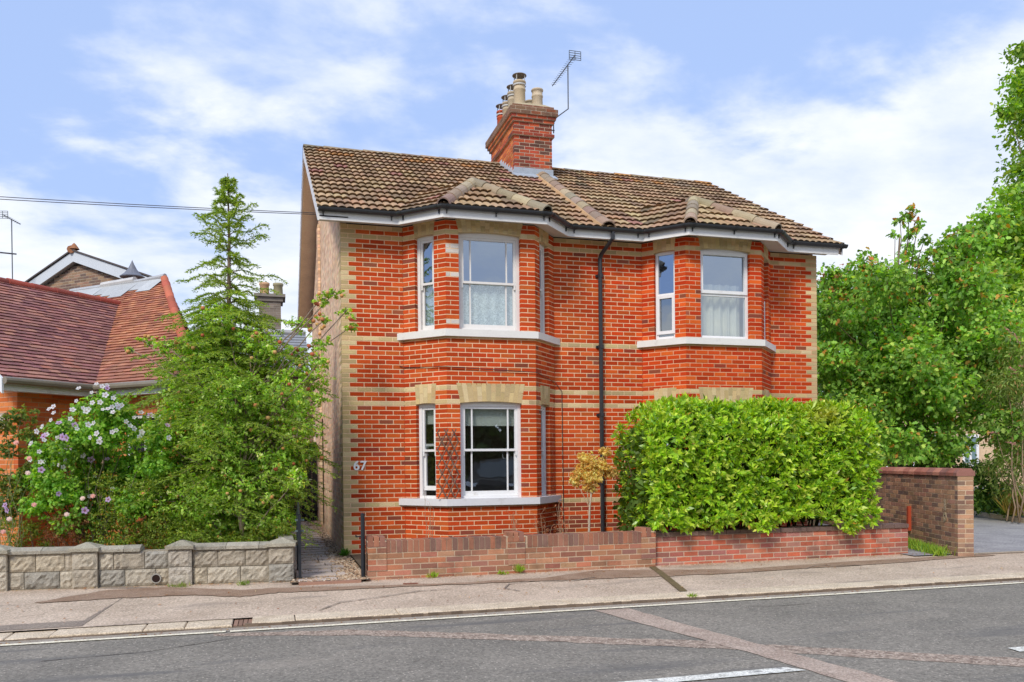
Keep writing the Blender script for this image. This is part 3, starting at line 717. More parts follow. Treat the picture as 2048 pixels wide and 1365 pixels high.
# fascia, soffit, gutter
G = [(-.34, -.36), (JL[0][0]-.12, -.36), (JL[1][0]-.105, -.93), (JL[2][0]+.105, -.93), (JL[3][0]+.13, -.36), (JR[0][0]-.13, -.36), (JR[1][0]-.105, -.93), (JR[2][0]+.105, -.93), (JR[3][0]+.13, -.36), (8.80, -.36)]
Wl = [(-.34, .0), JL[0], JL[1], JL[2], JL[3], JR[0], JR[1], JR[2], JR[3], (8.80, 0)]
def off(poly, o):
    out_ = []
    for i, p in enumerate(poly):
        a = Vector(poly[max(i-1, 0)]); b_ = Vector(p); c_ = Vector(poly[min(i+1, len(poly)-1)])
        d1 = (b_-a).normalized() if i else (c_-b_).normalized(); d2 = (c_-b_).normalized() if i < len(poly)-1 else d1
        n1_, n2_ = Vector((d1.y, -d1.x)), Vector((d2.y, -d2.x)); m_ = (n1_+n2_); m_ = m_/(m_.dot(n2_)); out_.append((p[0]+m_.x*o, p[1]+m_.y*o))
    return out_
mb = MB(); strip(mb, G, off(G, -.022), 5.125, 5.272, (.76, .75, .73)); mb.build('fascia', M_white, house)
mb = MB(); strip(mb, off(G, -.023), [(x, y+.02) for x, y in Wl], 5.205, 5.22, (.70, .69, .66)); mb.build('soffit', M_white, house)
GL = off(G, .05); GL[0] = (-.36, GL[0][1]); GL[-1] = (8.93, GL[-1][1])
mb = MB(); K = 8
for i in range(len(GL)-1):
    a, b_ = GL[i], GL[i+1]; prev = None
    na = off(GL, 1); da = (na[i][0]-a[0], na[i][1]-a[1]); db = (na[i+1][0]-b_[0], na[i+1][1]-b_[1]); vs = []
    for (P_, D_) in ((a, da), (b_, db)):
        for k in range(K+1):
            t = math.pi*k/K; o_ = math.cos(t)*.055; z = 5.292-math.sin(t)*.06; vs.append((P_[0]+D_[0]*o_, P_[1]+D_[1]*o_, z))
    mb.faces(vs, [(k, k+1, K+2+k, K+1+k) for k in range(K)], (.03, .032, .036))
    L = math.hypot(b_[0]-a[0], b_[1]-a[1]); nb = max(1, int(L/.75)); ux, uy = (b_[0]-a[0])/L, (b_[1]-a[1])/L
    for k in range(nb+1):        # unions and brackets
        t = (.08+(L-.16)*k/max(1, nb)); cx, cy = a[0]+ux*t, a[1]+uy*t; f_ = Fr((cx, cy), (cx+ux*.1, cy+uy*.1))
        for q in range(K):
            t0, t1 = math.pi*q/K, math.pi*(q+1)/K; pr = []
            for (aa, tt) in ((-.022, t0), (.022, t0), (.022, t1), (-.022, t1)):
                pr.append(f_.P(aa, -math.cos(tt)*.064, 5.294-math.sin(tt)*.069))
            mb.face(pr, (.022, .024, .027))
        f_.box(mb, -.008, .008, .03, .05, 5.18, 5.24, (.02, .02, .022))
gut = mb.build('gutter', M_black, house)
mb = MB(); mb.tube([(.9, -.012, 2.98), (.98, -.03, 2.96), (1.53, -.625, 2.92), (2.99, -.625, 2.86), (3.5, -.03, 2.76), (3.62, -.012, 2.62), (3.63, -.012, .15)], .006, 5, (.04, .03, .03)); mb.build('cable', M_black, house)
# gable verge on the west: white board, tan boarded soffit
mb = MB(); sb = MB()
for (ya, yb) in ((-.36, RY), (10.36, RY)):
    za, zb = EZ, RT
    mb.hexa([(-.365,ya,za-.19),(-.34,ya,za-.19),(-.34,yb,zb-.21),(-.365,yb,zb-.21),(-.365,ya,za+.0),(-.34,ya,za+.0),(-.34,yb,zb-.0),(-.365,yb,zb-.0)], (.72, .71, .70))
    sb.hexa([(-.338,ya,za-.13),(.09,ya,za-.13),(.09,yb,zb-.13),(-.338,yb,zb-.13),(-.338,ya,za-.11),(.09,ya,za-.11),(.09,yb,zb-.11),(-.338,yb,zb-.11)], (.97, .82, .64))
mb.build('bargeboard', M_white, house); sb.build('verge_soffit', M_wood, house)
mb = MB(); mb.box(-.30, -.0, 2.0, 2.12, 6.25, 6.33, WHT); mb.build('purlin_end', M_white, house)
# east verge board
mb = MB(); mb.hexa([(8.86,-.36,5.12),(8.89,-.36,5.12),(9.22,RY,7.95),(9.19,RY,7.95),(8.86,-.36,5.29),(8.89,-.36,5.29),(9.22,RY,8.11),(9.19,RY,8.11)], (.72,.71,.70))
mb.build('bargeboard', M_white, house)
# downpipe
mb = MB(); mb.tube([(4.40, -.40, 5.24), (4.40, -.40, 5.13), (4.31, -.12, 4.93), (4.30, -.075, 4.86), (4.31, -.07, .05)], .036, 10, (.028, .03, .034))
for z in (4.55, 3.35, 2.2, 1.05): 
    mb.tube([(4.308, -.07, z), (4.308, -.07, z+.06)], .048, 10, (.024, .025, .03)); mb.box(4.24, 4.38, -.03, .0, z+.01, z+.05, (.024, .025, .03))
mb.build('downpipe', M_black, house)
# chimney ----------------------------------------------------------------
CHX0, CHX1, CHY0, CHY1 = 3.945, 4.785, 3.80, 5.75
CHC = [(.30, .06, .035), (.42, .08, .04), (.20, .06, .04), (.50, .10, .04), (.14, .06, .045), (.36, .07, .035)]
CHL = [(.62, .15, .04), (.55, .11, .035), (.66, .20, .05)]  # west face of the stack: sunlit side painted as brighter brick
mb = MB(); rng = []
def ring(z0, k0, k1, o, cf, cs):
    x0, x1, y0, y1 = CHX0-o, CHX1+o, CHY0-o, CHY1+o
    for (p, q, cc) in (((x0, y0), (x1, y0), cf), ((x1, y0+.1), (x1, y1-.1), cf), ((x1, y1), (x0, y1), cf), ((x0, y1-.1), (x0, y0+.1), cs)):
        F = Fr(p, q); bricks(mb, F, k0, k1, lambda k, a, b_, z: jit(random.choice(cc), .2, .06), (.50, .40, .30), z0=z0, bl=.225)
    mb.box(x0+.1, x1-.1, y0+.1, y1-.1, z0+CH*(k0-.5), z0+CH*(k1+.5), (.2, .15, .12))
zc0 = 7.4
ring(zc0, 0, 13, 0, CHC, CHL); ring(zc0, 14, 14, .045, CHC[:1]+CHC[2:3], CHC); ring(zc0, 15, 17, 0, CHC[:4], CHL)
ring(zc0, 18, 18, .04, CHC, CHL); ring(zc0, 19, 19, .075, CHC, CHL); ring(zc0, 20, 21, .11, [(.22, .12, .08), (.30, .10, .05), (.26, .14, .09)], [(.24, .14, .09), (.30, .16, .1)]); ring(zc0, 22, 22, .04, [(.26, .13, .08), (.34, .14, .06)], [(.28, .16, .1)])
chim = mb.build('chimney', M_dirty, house)
mb = MB(); z_ = zc0+CH*22.5
mb.hexa([(CHX0-.02,CHY0-.02,z_),(CHX1+.02,CHY0-.02,z_),(CHX1+.02,CHY1+.02,z_),(CHX0-.02,CHY1+.02,z_),(CHX0+.12,CHY0+.12,z_+.10),(CHX1-.12,CHY0+.12,z_+.10),(CHX1-.12,CHY1-.12,z_+.10),(CHX0+.12,CHY1-.12,z_+.10)], (.46, .38, .24))
mb.build('flaunching', M_tile, chim)
def lathe(mb, cx, cy, prof, seg=20, col=(.5,.5,.5)):
    base = len(mb.v)
    for (r, z) in prof:
        for k in range(seg):
            t = 2*math.pi*k/seg; mb.v.append((cx+r*math.cos(t), cy+r*math.sin(t), z))
    for i in range(len(prof)-1):
        for k in range(seg):
            k2 = (k+1) % seg; mb.f.append((base+i*seg+k, base+i*seg+k2, base+(i+1)*seg+k2, base+(i+1)*seg+k)); mb.c.append(col)
def pot(x, y, h, col, cowl, r=.115):
    mb = MB(); z = zc0+CH*22.5+.03
    prof = [(r*1.02, z), (r*.98, z+h*.62), (r*1.06, z+h*.64), (r*1.06, z+h*.70), (r*.98, z+h*.72), (r*.96, z+h*.90), (r*1.10, z+h*.92), (r*1.13, z+h*.97), (r*1.08, z+h), (r*.86, z+h), (r*.84, z+.1)]
    lathe(mb, x, y, prof, 22, col); p = mb.build('chimney_pot', M_clay, chim, smooth=True)
    if cowl:
        mb = MB(); zt = z+h
        for k in range(4):
            t = math.pi/4+math.pi/2*k; cx, cy = x+math.cos(t)*r*1.0, y+math.sin(t)*r*1.0
            mb.box(cx-.008, cx+.008, cy-.008, cy+.008, zt-.05, zt+.135, (.45, .44, .42))
        lathe(mb, x, y, [(.0, zt+.175), (r*.7, zt+.165), (r*1.22, zt+.135), (r*1.24, zt+.125), (r*.7, zt+.14), (0, zt+.14)], 22, (.22, .19, .16))
        lathe(mb, x, y, [(r*1.14, zt-.10), (r*1.15, zt-.085), (r*1.14, zt-.07)], 22, (.5, .5, .48))
        mb.build('cowl', M_lead, p)
BUF = (.55, .44, .29)
pot(4.135, 4.02, .55, BUF, True, .125); pot(4.12, 4.47, .50, (.50, .42, .30), True); pot(4.12, 4.92, .46, (.48, .38, .26), True); pot(4.12, 5.4, .46, (.50, .09, .035), True)
pot(4.56, 4.10, .46, (.56, .46, .33), False, .118); pot(4.56, 4.62, .42, (.44, .36, .25), False)
# flashing
mb = MB()
mb.box(CHX0-.02, CHX1+.02, CHY0-.018, CHY0-.002, 7.45, 7.70, (.34, .38, .43))
mb.hexa([(CHX0-.06,CHY0-.22,7.43),(CHX1+.06,CHY0-.22,7.43),(CHX1+.06,CHY0,7.55),(CHX0-.06,CHY0,7.55),(CHX0-.06,CHY0-.22,7.46),(CHX1+.06,CHY0-.22,7.46),(CHX1+.06,CHY0,7.58),(CHX0-.06,CHY0,7.58)], (.36, .40, .45))
for i in range(7):      # stepped side flashing
    y0 = CHY0+i*.165; z0 = 7.50+i*.088
    mb.box(CHX0-.014, CHX0-.001, y0, y0+.17, z0-.05, z0+.17, (.50, .55, .60))
    mb.hexa([(CHX0-.17,y0,z0-.03),(CHX0-.01,y0,z0+.01),(CHX0-.01,y0+.17,z0+.10),(CHX0-.17,y0+.12,z0+.04),(CHX0-.17,y0,z0-.015),(CHX0-.01,y0,z0+.025),(CHX0-.01,y0+.17,z0+.115),(CHX0-.17,y0+.12,z0+.055)], (.52, .57, .62))
mb.build('flashing', M_lead, chim)
# aerial on the chimney
def aerial(root, mx_, my_, zb, zt, boom_l, elem, bd, bracket=None):
    mb = MB(); mb.tube(([bracket[0], bracket[1]] if bracket else []) + [(mx_, my_, zb), (mx_, my_, zt)], .014, 8, (.10, .11, .12)); mb.build('mast', M_black, root)
    mb = MB(); b0 = Vector((mx_, my_, zt))-Vector(bd)*.45; b1 = b0+Vector(bd)*boom_l; mb.tube([b0, b1], .011, 6, (.07, .08, .09))
    sdv = Vector((bd[1], -bd[0], 0)).normalized()
    for i in range(elem):
        p = b0+(b1-b0)*((i+1.6)/(elem+1.5)); hw = .085-.03*i/elem
        mb.tube([p-sdv*hw, p+sdv*hw], .0045, 5, (.10, .11, .12))
    mb.build('boom', M_black, root)
    mb = MB()
    for dz in (-.10, -.055, -.01, .04, .085): mb.tube([b0+Vector((0,0,dz))-sdv*.13, b0+Vector((0,0,dz))+sdv*.13], .007, 5, (.08, .09, .10))
    for ds in (-.13, 0, .13): mb.tube([b0+sdv*ds+Vector((0,0,-.10)), b0+sdv*ds+Vector((0,0,.085))], .008, 5, (.08, .09, .10))
    mb.build('reflector', M_black, root)
ar = thing('tv_aerial', 'black multi-element television aerial on a bent mast beside the red brick chimney', 'aerial', (4.9, 4.2, 8.5))
aerial(ar, 5.20, 3.9, 9.1, 10.05, 1.5, 15, (.0, 1, .0), bracket=[(4.93, 4.1, 8.62), (4.93, 4.1, 8.92)])
mb = MB(); 
for z in (8.68, 8.84):
    mb = MB(); mb.box(4.80, 4.95, 4.09, 4.11, z-.012, z+.012, (.25, .27, .28)); mb.build('bracket', M_lead, ar)
# burglar-proof small things on the front: house number
hn = thing('house_number', 'white figures 67 fixed to the red brick wall beside the side path', 'house number', (.15, -.01, 1.34))
for i, (ch, x) in enumerate((('6', .155), ('7', .262))):
    cu = bpy.data.curves.new('digit', 'FONT'); cu.body = ch; cu.size = .20; cu.extrude = .008; cu.offset = .0045; cu.align_x = 'LEFT'
    o = bpy.data.objects.new('digit', cu); COL.objects.link(o); cu.materials.append(M_num)  if False else None
    o.rotation_euler = (R(90), 0, 0); o.location = (x, -.012, 1.345)
    dg = bpy.context.evaluated_depsgraph_get(); me = bpy.data.meshes.new_from_object(o.evaluated_get(dg)); me.materials.clear()
    mm_ = attr_mat('painted_digit', .5, (3, 30), (.03, .03), .0, .001, .3, flat=(.80, .80, .82)) if i == 0 else mm_
    me.materials.append(mm_)
    d = bpy.data.objects.new('digit', me); COL.objects.link(d); d.matrix_world = Matrix.Translation(o.location) @ Matrix.Rotation(R(90), 4, 'X')
    bpy.data.objects.remove(o); d.parent = hn; d.matrix_parent_inverse = Matrix.Translation(-hn.location)

# ------------------------------------------------------------------ the bungalow on the west
UU = Vector((.66262, .74896, 0)); VV = Vector((.74896, -.66262, 0))
A0 = Vector((-4.72, .80, 0)); I0 = Vector((-3.78, 1.41, 0)); TS = .75
bung = thing('bungalow', 'low orange brick bungalow with two plum and orange tiled roof wings meeting in a valley', 'bungalow', (-4.72, .8, 0))
ORG = [(.60, .15, .045), (.66, .18, .05), (.54, .12, .04), (.64, .20, .06)]
IW = I0 - VV*.3 + UU*.3
def v2(p): return (p.x, p.y)
mb = MB()
ocol = lambda k, a, b_, z: jit(random.choice(ORG), .12, .05)
obr = lambda k, a, b_, z: jit(random.choice([(.66, .20, .06), (.62, .17, .05), (.70, .24, .08)]), .08, .04)  # sun-facing walls: sunlight put into a brighter orange than the other faces
MO = (.52, .27, .15)
F1 = Fr(v2(A0), v2(IW)); bricks(mb, F1, 0, 36, ocol, MO)
P2 = A0 - VV*5.0 ; F2 = Fr(v2(P2), v2(A0 - VV*.101)); bricks(mb, F2, 0, 36, obr, (.66, .40, .24), phase=.05)
P3 = IW + VV*2.15
WH3 = (.55, 1.35, .9, 2.25)
F3 = Fr(v2(IW+VV*.1), v2(P3)); bricks(mb, F3, 0, 36, obr, (.60, .33, .18), holes=[WH3])
F4 = Fr((P3.x, P3.y+.1), (P3.x, 9.3)); bricks(mb, F4, 0, 36, ocol, MO)
gc = F2.L-2.39+.101; bricks(mb, F2, 37, 64, obr, (.66, .40, .24), phase=.05, span=lambda k, z: (max(0, gc-(4.69-z)/TS), min(F2.L, gc+(4.69-z)/TS)) if z < 4.62 else (0, .001))
# soldier course over the window
for i in range(12):
    F3.box(mb, .53+i*.072, .53+i*.072+.064, -.004, .1, 2.255, 2.46, jit((.66, .24, .09), .1))
for (p, q) in ((P2+UU*.1, A0+UU*.12), ):
    pass
mb.build('wall', M_brick, bung)
mb = MB(); F3.box(mb, .55, .60, .02, .09, .9, 2.25, WHT); F3.box(mb, 1.30, 1.35, .02, .09, .9, 2.25, WHT); F3.box(mb, .6, 1.3, .02, .09, 2.20, 2.25, WHT); F3.box(mb, .6, 1.3, .02, .09, .9, .95, WHT); F3.box(mb, .93, .97, .025, .085, .95, 2.2, WHT)
wn = mb.build('window', M_white, bung)
mb = MB(); F3.box(mb, .6, 1.3, .05, .06, .95, 2.2, (.02, .025, .03)); mb.build('pane', M_black, wn)
def tcol1(i, a, s, P): 
    if random.random() < .05: return jit((.42, .17, .12), .15)
    return jit(random.choice([(.32, .145, .125), (.37, .175, .145), (.27, .12, .11), (.42, .20, .15)]), .13, .05)
def tcol2(i, a, s, P):
    c_ = random.choice([(.47, .19, .10), (.42, .165, .09), (.52, .23, .12), (.36, .14, .09)])
    if i < 12: c_ = tuple(.5*x+.5*y for x, y in zip(c_, (.32, .15, .11)))
    return jit(c_, .13, .05)
zE = 2.70
def w3(p, z): return (p.x, p.y, z)
E0 = I0 - UU*1.47; top = I0 - VV*2.69
mb = MB(); tiles(mb, w3(E0, zE), w3(I0+UU*2.69, zE), w3(top, zE+2.69*TS), .105, tcol1, tw=.165, lip=.024, flat=True, jz=.003)
mb.build('roof', M_clay, bung)
mb = MB(); tiles(mb, w3(I0 - VV*5.2, zE), w3(I0+VV*2.2, zE), w3(I0+UU*3.5-VV*2, zE+3.5*TS), .105, tcol2, tw=.165, lip=.024, flat=True, jz=.003)
HT = I0+UU*3.5-VV*2.31; HE = I0+VV*2.2; e = HE-HT; nn = Vector((e.y, -e.x, 0)).normalized(); 
if ((I0-VV*2)-Vector((HT.x, HT.y, 0))).dot(nn) > 0: nn = -nn
mb.build('roof', M_clay, bung, clips=[((HT.x, HT.y, 0), nn)])
HE2 = Vector((HE.x+.02, 9.5, 0)); mb = MB(); tiles(mb, w3(HE, zE), w3(HE2, zE), w3(HT, zE+2.63), .105, tcol1, tw=.165, lip=.024, flat=True); 
e = HT-HE; n2_ = Vector((e.y, -e.x, 0)).normalized()
if ((HE+Vector((0,3,0)))-HE).dot(n2_) > 0: n2_ = -n2_
e = HE2-HT; n3_ = Vector((e.y, -e.x, 0)).normalized(); n3_ = -n3_ if (HE-HE2).dot(n3_) > 0 else n3_
mb.build('roof', M_clay, bung, clips=[((HE.x, HE.y, 0), n2_), ((HT.x, HT.y, 0), n3_)])
mb = MB()   # far slopes and deck
zr_ = zE+2.69*TS-.02
mb.faces([w3(top-UU*1.47, zr_), w3(top+UU*2.69, zr_), w3(top-VV*2.69+UU*2.69, zE), w3(top-VV*2.69-UU*1.47, zE), w3(I0-UU*1.4, zE-.02), w3(I0, zE-.02)], [(0,1,2,3),(4,5,1,0)], (.22, .1, .08))
zq = zE+3.5*TS-.03; a_, b_ = I0+UU*3.5-VV*5.2, HT
mb.faces([w3(a_, zq), w3(b_, zq), w3(HE2, zE), w3(a_+UU*3.5, zE), w3(I0-VV*5.2, zE-.02), w3(HE, zE-.02)], [(0,1,2,3),(4,5,1,0)], (.3, .13, .09))
mb.build('roof_deck', M_wood, bung)
mb = MB(); ridge(mb, w3(top-UU*1.47, zE+2.69*TS+.01), w3(top+UU*2.66, zE+2.69*TS+.01), .075, cols=[(.30, .07, .05), (.36, .085, .055), (.26, .07, .05)], sink=.02, seg=.45); mb.build('ridge_tiles', M_clay, bung)
mb = MB(); ridge(mb, w3(HT, zE+2.66), w3(HE, zE+.03), .07, cols=[(.50, .14, .07), (.44, .11, .06)], sink=.02)
mb.build('hip_tiles', M_clay, bung)
# grey sheet ridge on the far wing
mb = MB(); F5 = Fr(v2(I0+UU*3.5-VV*5.2), v2(HT)); L5 = F5.L
for i in range(8):
    t0, t1 = L5*i/8, L5*(i+1)/8; w_ = .34+.10*(i % 3); zz_ = zE+2.625
    P = F5.P
    mb.faces([P(t0,-w_,zz_-w_*TS+.03),P(t1+.05,-w_,zz_-w_*TS+.03),P(t1+.05,-.05,zz_+.02),P(t0,-.05,zz_+.02)], [(0,1,2,3)], jit((.46,.47,.46), .1))
mb.tube([F5.P(0, 0, zE+2.66), F5.P(L5-.7, 0, zE+2.66), F5.P(L5+.02, 0, zE+2.70)], .055, 8, (.42, .43, .44))
mb.tube([F5.P(L5*.35, 0, zE+2.69), F5.P(L5*.7, 0, zE+2.71)], .07, 8, (.55, .54, .52))
mb.build('ridge_sheet', M_lead, bung)
# gutters
mb = MB()
gp = [I0-UU*1.50+VV*.05, I0+VV*.05-UU*.05, I0+VV*2.25-UU*.05]
mb.tube([w3(p, zE-.01) for p in gp], .055, 10, (.22, .19, .14)); mb.build('gutter', M_black, bung)
mb = MB(); Fa = Fr(v2(I0-UU*1.47), v2(I0)); Fa.box(mb, 0, Fa.L, .03, .05, zE-.15, zE-.03, WHT); Fa.box(mb, 0, Fa.L-.03, .05, .32, zE-.14, zE-.12, WHT)
Fb = Fr(v2(I0), v2(I0+VV*2)); Fb.box(mb, 0.0, Fb.L, .03, .05, zE-.15, zE-.03, WHT); Fb.box(mb, .0, Fb.L, .05, .32, zE-.14, zE-.12, WHT)
mb.build('fascia', M_white, bung)
mb = MB()   # gable board of the near wing
g0 = I0-UU*1.49+VV*.02
mb.hexa([w3(g0, zE-.20), w3(g0-UU*.03, zE-.20), w3(top-UU*1.52, zr_-.24), w3(top-UU*1.49, zr_-.24), w3(g0, zE+.02), w3(g0-UU*.03, zE+.02), w3(top-UU*1.52, zr_+.02), w3(top-UU*1.49, zr_+.02)], WHT)
mb.build('bargeboard', M_white, bung)
mb = MB(); F2.box(mb, F2.L-.22, F2.L-.10, -.06, 0, 2.02, 2.26, (.42, .32, .24)); F2.box(mb, F2.L-.20, F2.L-.12, -.075, -.06, 2.05, 2.23, (.55, .50, .42)); mb.build('wall_light', M_plain, bung)
# conical ventilator on the ridge
vt = thing('roof_ventilator', 'dark lead cone ventilator cap on the grey ridge of the bungalow', 'ventilator', (-4.08, 7.4, 5.4))
cpt = F5.P(L5-1.0, -.0, 0); cx, cy = -4.08, 7.40
mb = MB(); lathe(mb, cx, cy, [(.10, 5.2), (.10, 5.74)], 16, (.30, .31, .33)); mb.build('pipe', M_lead, vt, smooth=True)
mb = MB(); lathe(mb, cx, cy, [(0, 6.12), (.04, 6.02), (.10, 5.90), (.18, 5.80), (.27, 5.73), (.26, 5.71), (.08, 5.76)], 16, (.16, .17, .20)); mb.build('cap', M_lead, vt)
# aerial standing behind the bungalow
ar2 = thing('tv_aerial', 'small television aerial on a tall thin pole above the plum tiled bungalow roof', 'aerial', (-7.6, 11.5, 4))
aerial(ar2, -7.60, 11.54, 4.0, 7.95, .9, 7, (.2, .98, 0))
mb = MB(); mb.tube([(-8.6, 11.3, 7.05), (-7.5, 11.56, 7.05)], .02, 6, (.08, .08, .09)); mb.build('cross_arm', M_black, ar2)

# far gabled house
fg = thing('gabled_house', 'brown brick gable end with broad white bargeboards rising behind the bungalow ridge', 'house', (-5.94, 11.07, 0))
ga = Vector((-5.94, 11.07, 0)); SL = .345; hw = 2.75; za = 6.78
Fg = Fr(v2(ga-VV*hw), v2(ga+VV*hw))
mb = MB(); bricks(mb, Fg, 0, 92, lambda k, a, b_, z: jit(random.choice([(.24, .15, .11), (.30, .19, .13), (.18, .12, .10), (.34, .22, .15)]), .15, .05), (.46, .38, .29),
    span=lambda k, z: (None if z < 3 else ((0, Fg.L) if z < za-hw*SL else (lambda h: (hw-h, hw+h) if h > .05 else None)((za-z)/SL))) or (0, .001))
mb.box(-8.5, -7.5, 13, 14, 0, .01, (.2,.2,.2)) if False else None
Fg.box(mb, 0, Fg.L, .0, .1, -.3, 2.95, (.30, .20, .14)); mb.build('wall', M_brick, fg)
mb = MB()
for s_ in (-1, 1):
    P = Fg.P; e0_, z0_, z1_ = hw+s_*(hw+.15), za-(hw+.15)*SL, za+.02
    for (d0, d1) in ((-.14, -.10),):
        q = [P(hw, d0, z1_+.0), P(e0_, d0, z0_+.0), P(e0_, d1, z0_), P(hw, d1, z1_)]
        lo_ = [(x, y, z-.0) for x, y, z in q]; hi_ = [(x, y, z+.27) for x, y, z in q]
        mb.hexa(lo_+hi_, (.60, .64, .68))
    q = [P(hw, -.10, z1_+.02), P(e0_, -.10, z0_+.02), P(e0_, .02, z0_+.02), P(hw, .02, z1_+.02)]
    mb.hexa(q+[(x, y, z+.02) for x, y, z in q], (.5, .52, .55))
mb.build('bargeboard', M_white, fg)
mb = MB()
for s_ in (-1, 1):
    P = Fg.P; e0_ = hw+s_*(hw+.25); q = [P(hw, -.18, za+.30), P(e0_, -.18, za+.30-(hw+.25)*SL), P(e0_, 0, za+.30-(hw+.25)*SL), P(hw, 0, za+.30)]; q[2] = (q[2][0], q[2][1]+7, q[2][2]); q[3] = (q[3][0], q[3][1]+7, q[3][2])
    mb.hexa(q+[(x, y, z+.04) for x, y, z in q], (.10, .085, .08))
mb.build('roof', M_clay, fg)
mb = MB(); pa_ = Fg.P(hw, -.20, za+.33); mb.tube([pa_, (pa_[0], pa_[1]+7, pa_[2])], .10, 8, (.32, .14, .07)); lathe(mb, Fg.P(hw,-.1,0)[0], Fg.P(hw,-.1,0)[1], [(.13, za+.35), (.05, za+.47), (.0, za+.52)], 10, (.34, .15, .07)); mb.build('ridge_tiles', M_clay, fg)

# next house back: chimney with two pots and slate roof
nh = thing('slate_roofed_house', 'grey slate roofed house with a two pot chimney, showing above the side passage', 'house', (-.8, 14, 0))
mb = MB()
mb.faces([(-3.4,12,4.15),(-.0,12,4.15),(-.0,14.6,5.65),(-3.4,14.6,5.65),(-.0,17.2,4.1),(-3.4,17.2,4.1)], [(0,1,2,3),(3,2,4,5)], (.27,.28,.30))
for i in range(14):
    y = 12+i*.19; z = 4.16+i*.1096; mb.box(-3.42, .0, y, y+.012, z, z+.02, (.20,.21,.23))
mb.build('roof', M_tile, nh)
mb = MB(); mb.tube([(-3.4, 14.6, 5.66), (0, 14.6, 5.66)], .1, 8, (.36, .36, .36)); mb.build('ridge_tiles', M_clay, nh)
mb = MB(); FN = Fr((-3.3, 12.3), (.5, 12.3)); bricks(mb, FN, 0, 56, lambda k, a, b_, z: jit(random.choice([(.24, .13, .10), (.30, .17, .12), (.18, .1, .08)]), .15, .05), (.42, .35, .28)); mb.build('wall', M_brick, nh)
mb = MB()
for (p, q) in (((-1.45, 15.6), (-.75, 15.6)), ((-.75, 15.7), (-.75, 16.4)), ((-1.45, 16.4), (-1.45, 15.7))):
    FC = Fr(p, q); bricks(mb, FC, 68, 94, lambda k, a, b_, z: jit((.24, .19, .15), .25), (.36, .33, .28))
mb.box(-1.52, -.68, 15.55, 16.45, 6.84, 6.98, (.22, .19, .16)); mb.box(-1.60, -.60, 15.48, 16.52, 6.98, 7.08, (.26, .23, .19)); mb.box(-1.4, -.8, 15.7, 16.3, 5.0, 6.8, (.2, .17, .14))
nc = mb.build('chimney', M_dirty, nh)
for x, c_ in ((-1.27, (.58, .35, .20)), (-.83, (.34, .30, .18))):
    mb = MB(); lathe(mb, x, 15.9, [(.16, 7.05), (.145, 7.4), (.17, 7.42), (.17, 7.5), (.14, 7.5), (.13, 7.1)], 14, c_); mb.build('chimney_pot', M_clay, nc, smooth=True)

# beige building far behind the trees on the east
bb = thing('beige_building', 'beige rendered building with white framed windows half hidden by the sycamore leaves', 'building', (33, 22, 0))
Fq = Fr((19, 26.5), (48, 15.5))
mb = MB(); HB = [(10.4, 11.8, 1.0, 2.6), (12.1, 13.5, 1.0, 2.6), (14.6, 15.4, 1.0, 2.6), (6.2, 7.6, 1.0, 2.6), (18, 19.6, 1.0, 2.6)]
bricks(mb, Fq, 0, 13, lambda k, a, b_, z: jit((.62, .45, .29), .08), (.58, .46, .33), holes=HB, bl=1.0, c=.36, z0=-.1, j=.004)
mb.build('wall', M_plain, bb)
mb = MB(); P = Fq.P; mb.hexa([P(-.5,-.5,4.9),P(Fq.L+.5,-.5,4.9),P(Fq.L+.5,4,7.2),P(-.5,4,7.2),P(-.5,-.5,5.05),P(Fq.L+.5,-.5,5.05),P(Fq.L+.5,4,7.35),P(-.5,4,7.35)], (.36, .22, .17)); mb.build('roof', M_clay, bb)
for h in HB:
    mb = MB(); Fq.box(mb, h[0], h[0]+.12, -.02, .1, h[2], h[3], WHT); Fq.box(mb, h[1]-.12, h[1], -.02, .1, h[2], h[3], WHT); Fq.box(mb, h[0]+.12, h[1]-.12, -.02, .1, h[3]-.12, h[3], WHT); Fq.box(mb, h[0]+.12, h[1]-.12, -.02, .1, h[2], h[2]+.12, WHT)
    Fq.box(mb, (h[0]+h[1])/2-.05, (h[0]+h[1])/2+.05, -.01, .1, h[2]+.12, h[3]-.12, WHT); fw_ = mb.build('window', M_white, bb)
    mb = MB(); Fq.box(mb, h[0]+.05, h[1]-.05, .05, .07, h[2]+.05, h[3]-.05, (.16, .24, .26)); mb.build('pane', M_black, fw_)

# ------------------------------------------------------------------ boundary walls
GREYB = [(.46, .40, .31), (.52, .46, .36), (.40, .37, .31), (.50, .43, .32), (.56, .50, .41)]
sw_ = thing('stone_wall', 'low wall of grey rock-faced concrete blocks with capped piers and a drain hole', 'wall', (-2.6, -2.2, 0))
FW = Fr((-5.4, -1.80), (-.80, -2.30))
def rough_block(mb, F, a0, a1, d0, d1, z0, z1, col, amp=.018, st=.032):
    na, nz = max(2, int((a1-a0)/st)), max(2, int((z1-z0)/st)); base = len(mb.v); P = F.P
    for jz_ in range(nz+1):
        for ia in range(na+1):
            e_ = ia in (0, na) or jz_ in (0, nz)
            dd = d0+.012 if e_ else d0-random.uniform(-amp*.3, amp)
            mb.v.append(P(a0+(a1-a0)*ia/na, dd, z0+(z1-z0)*jz_/nz))
    for jz_ in range(nz):
        for ia in range(na):
            q = base+jz_*(na+1)+ia; mb.f.append((q, q+1, q+na+2, q+na+1)); mb.c.append(jit(col, .06))
    F.box(mb, a0+.002, a1-.002, d0+.013, d1, z0+.002, z1-.002, col)
piers = [(-.02, .30), (1.97, 2.32), (3.05, 3.38), (4.33, 4.62)]
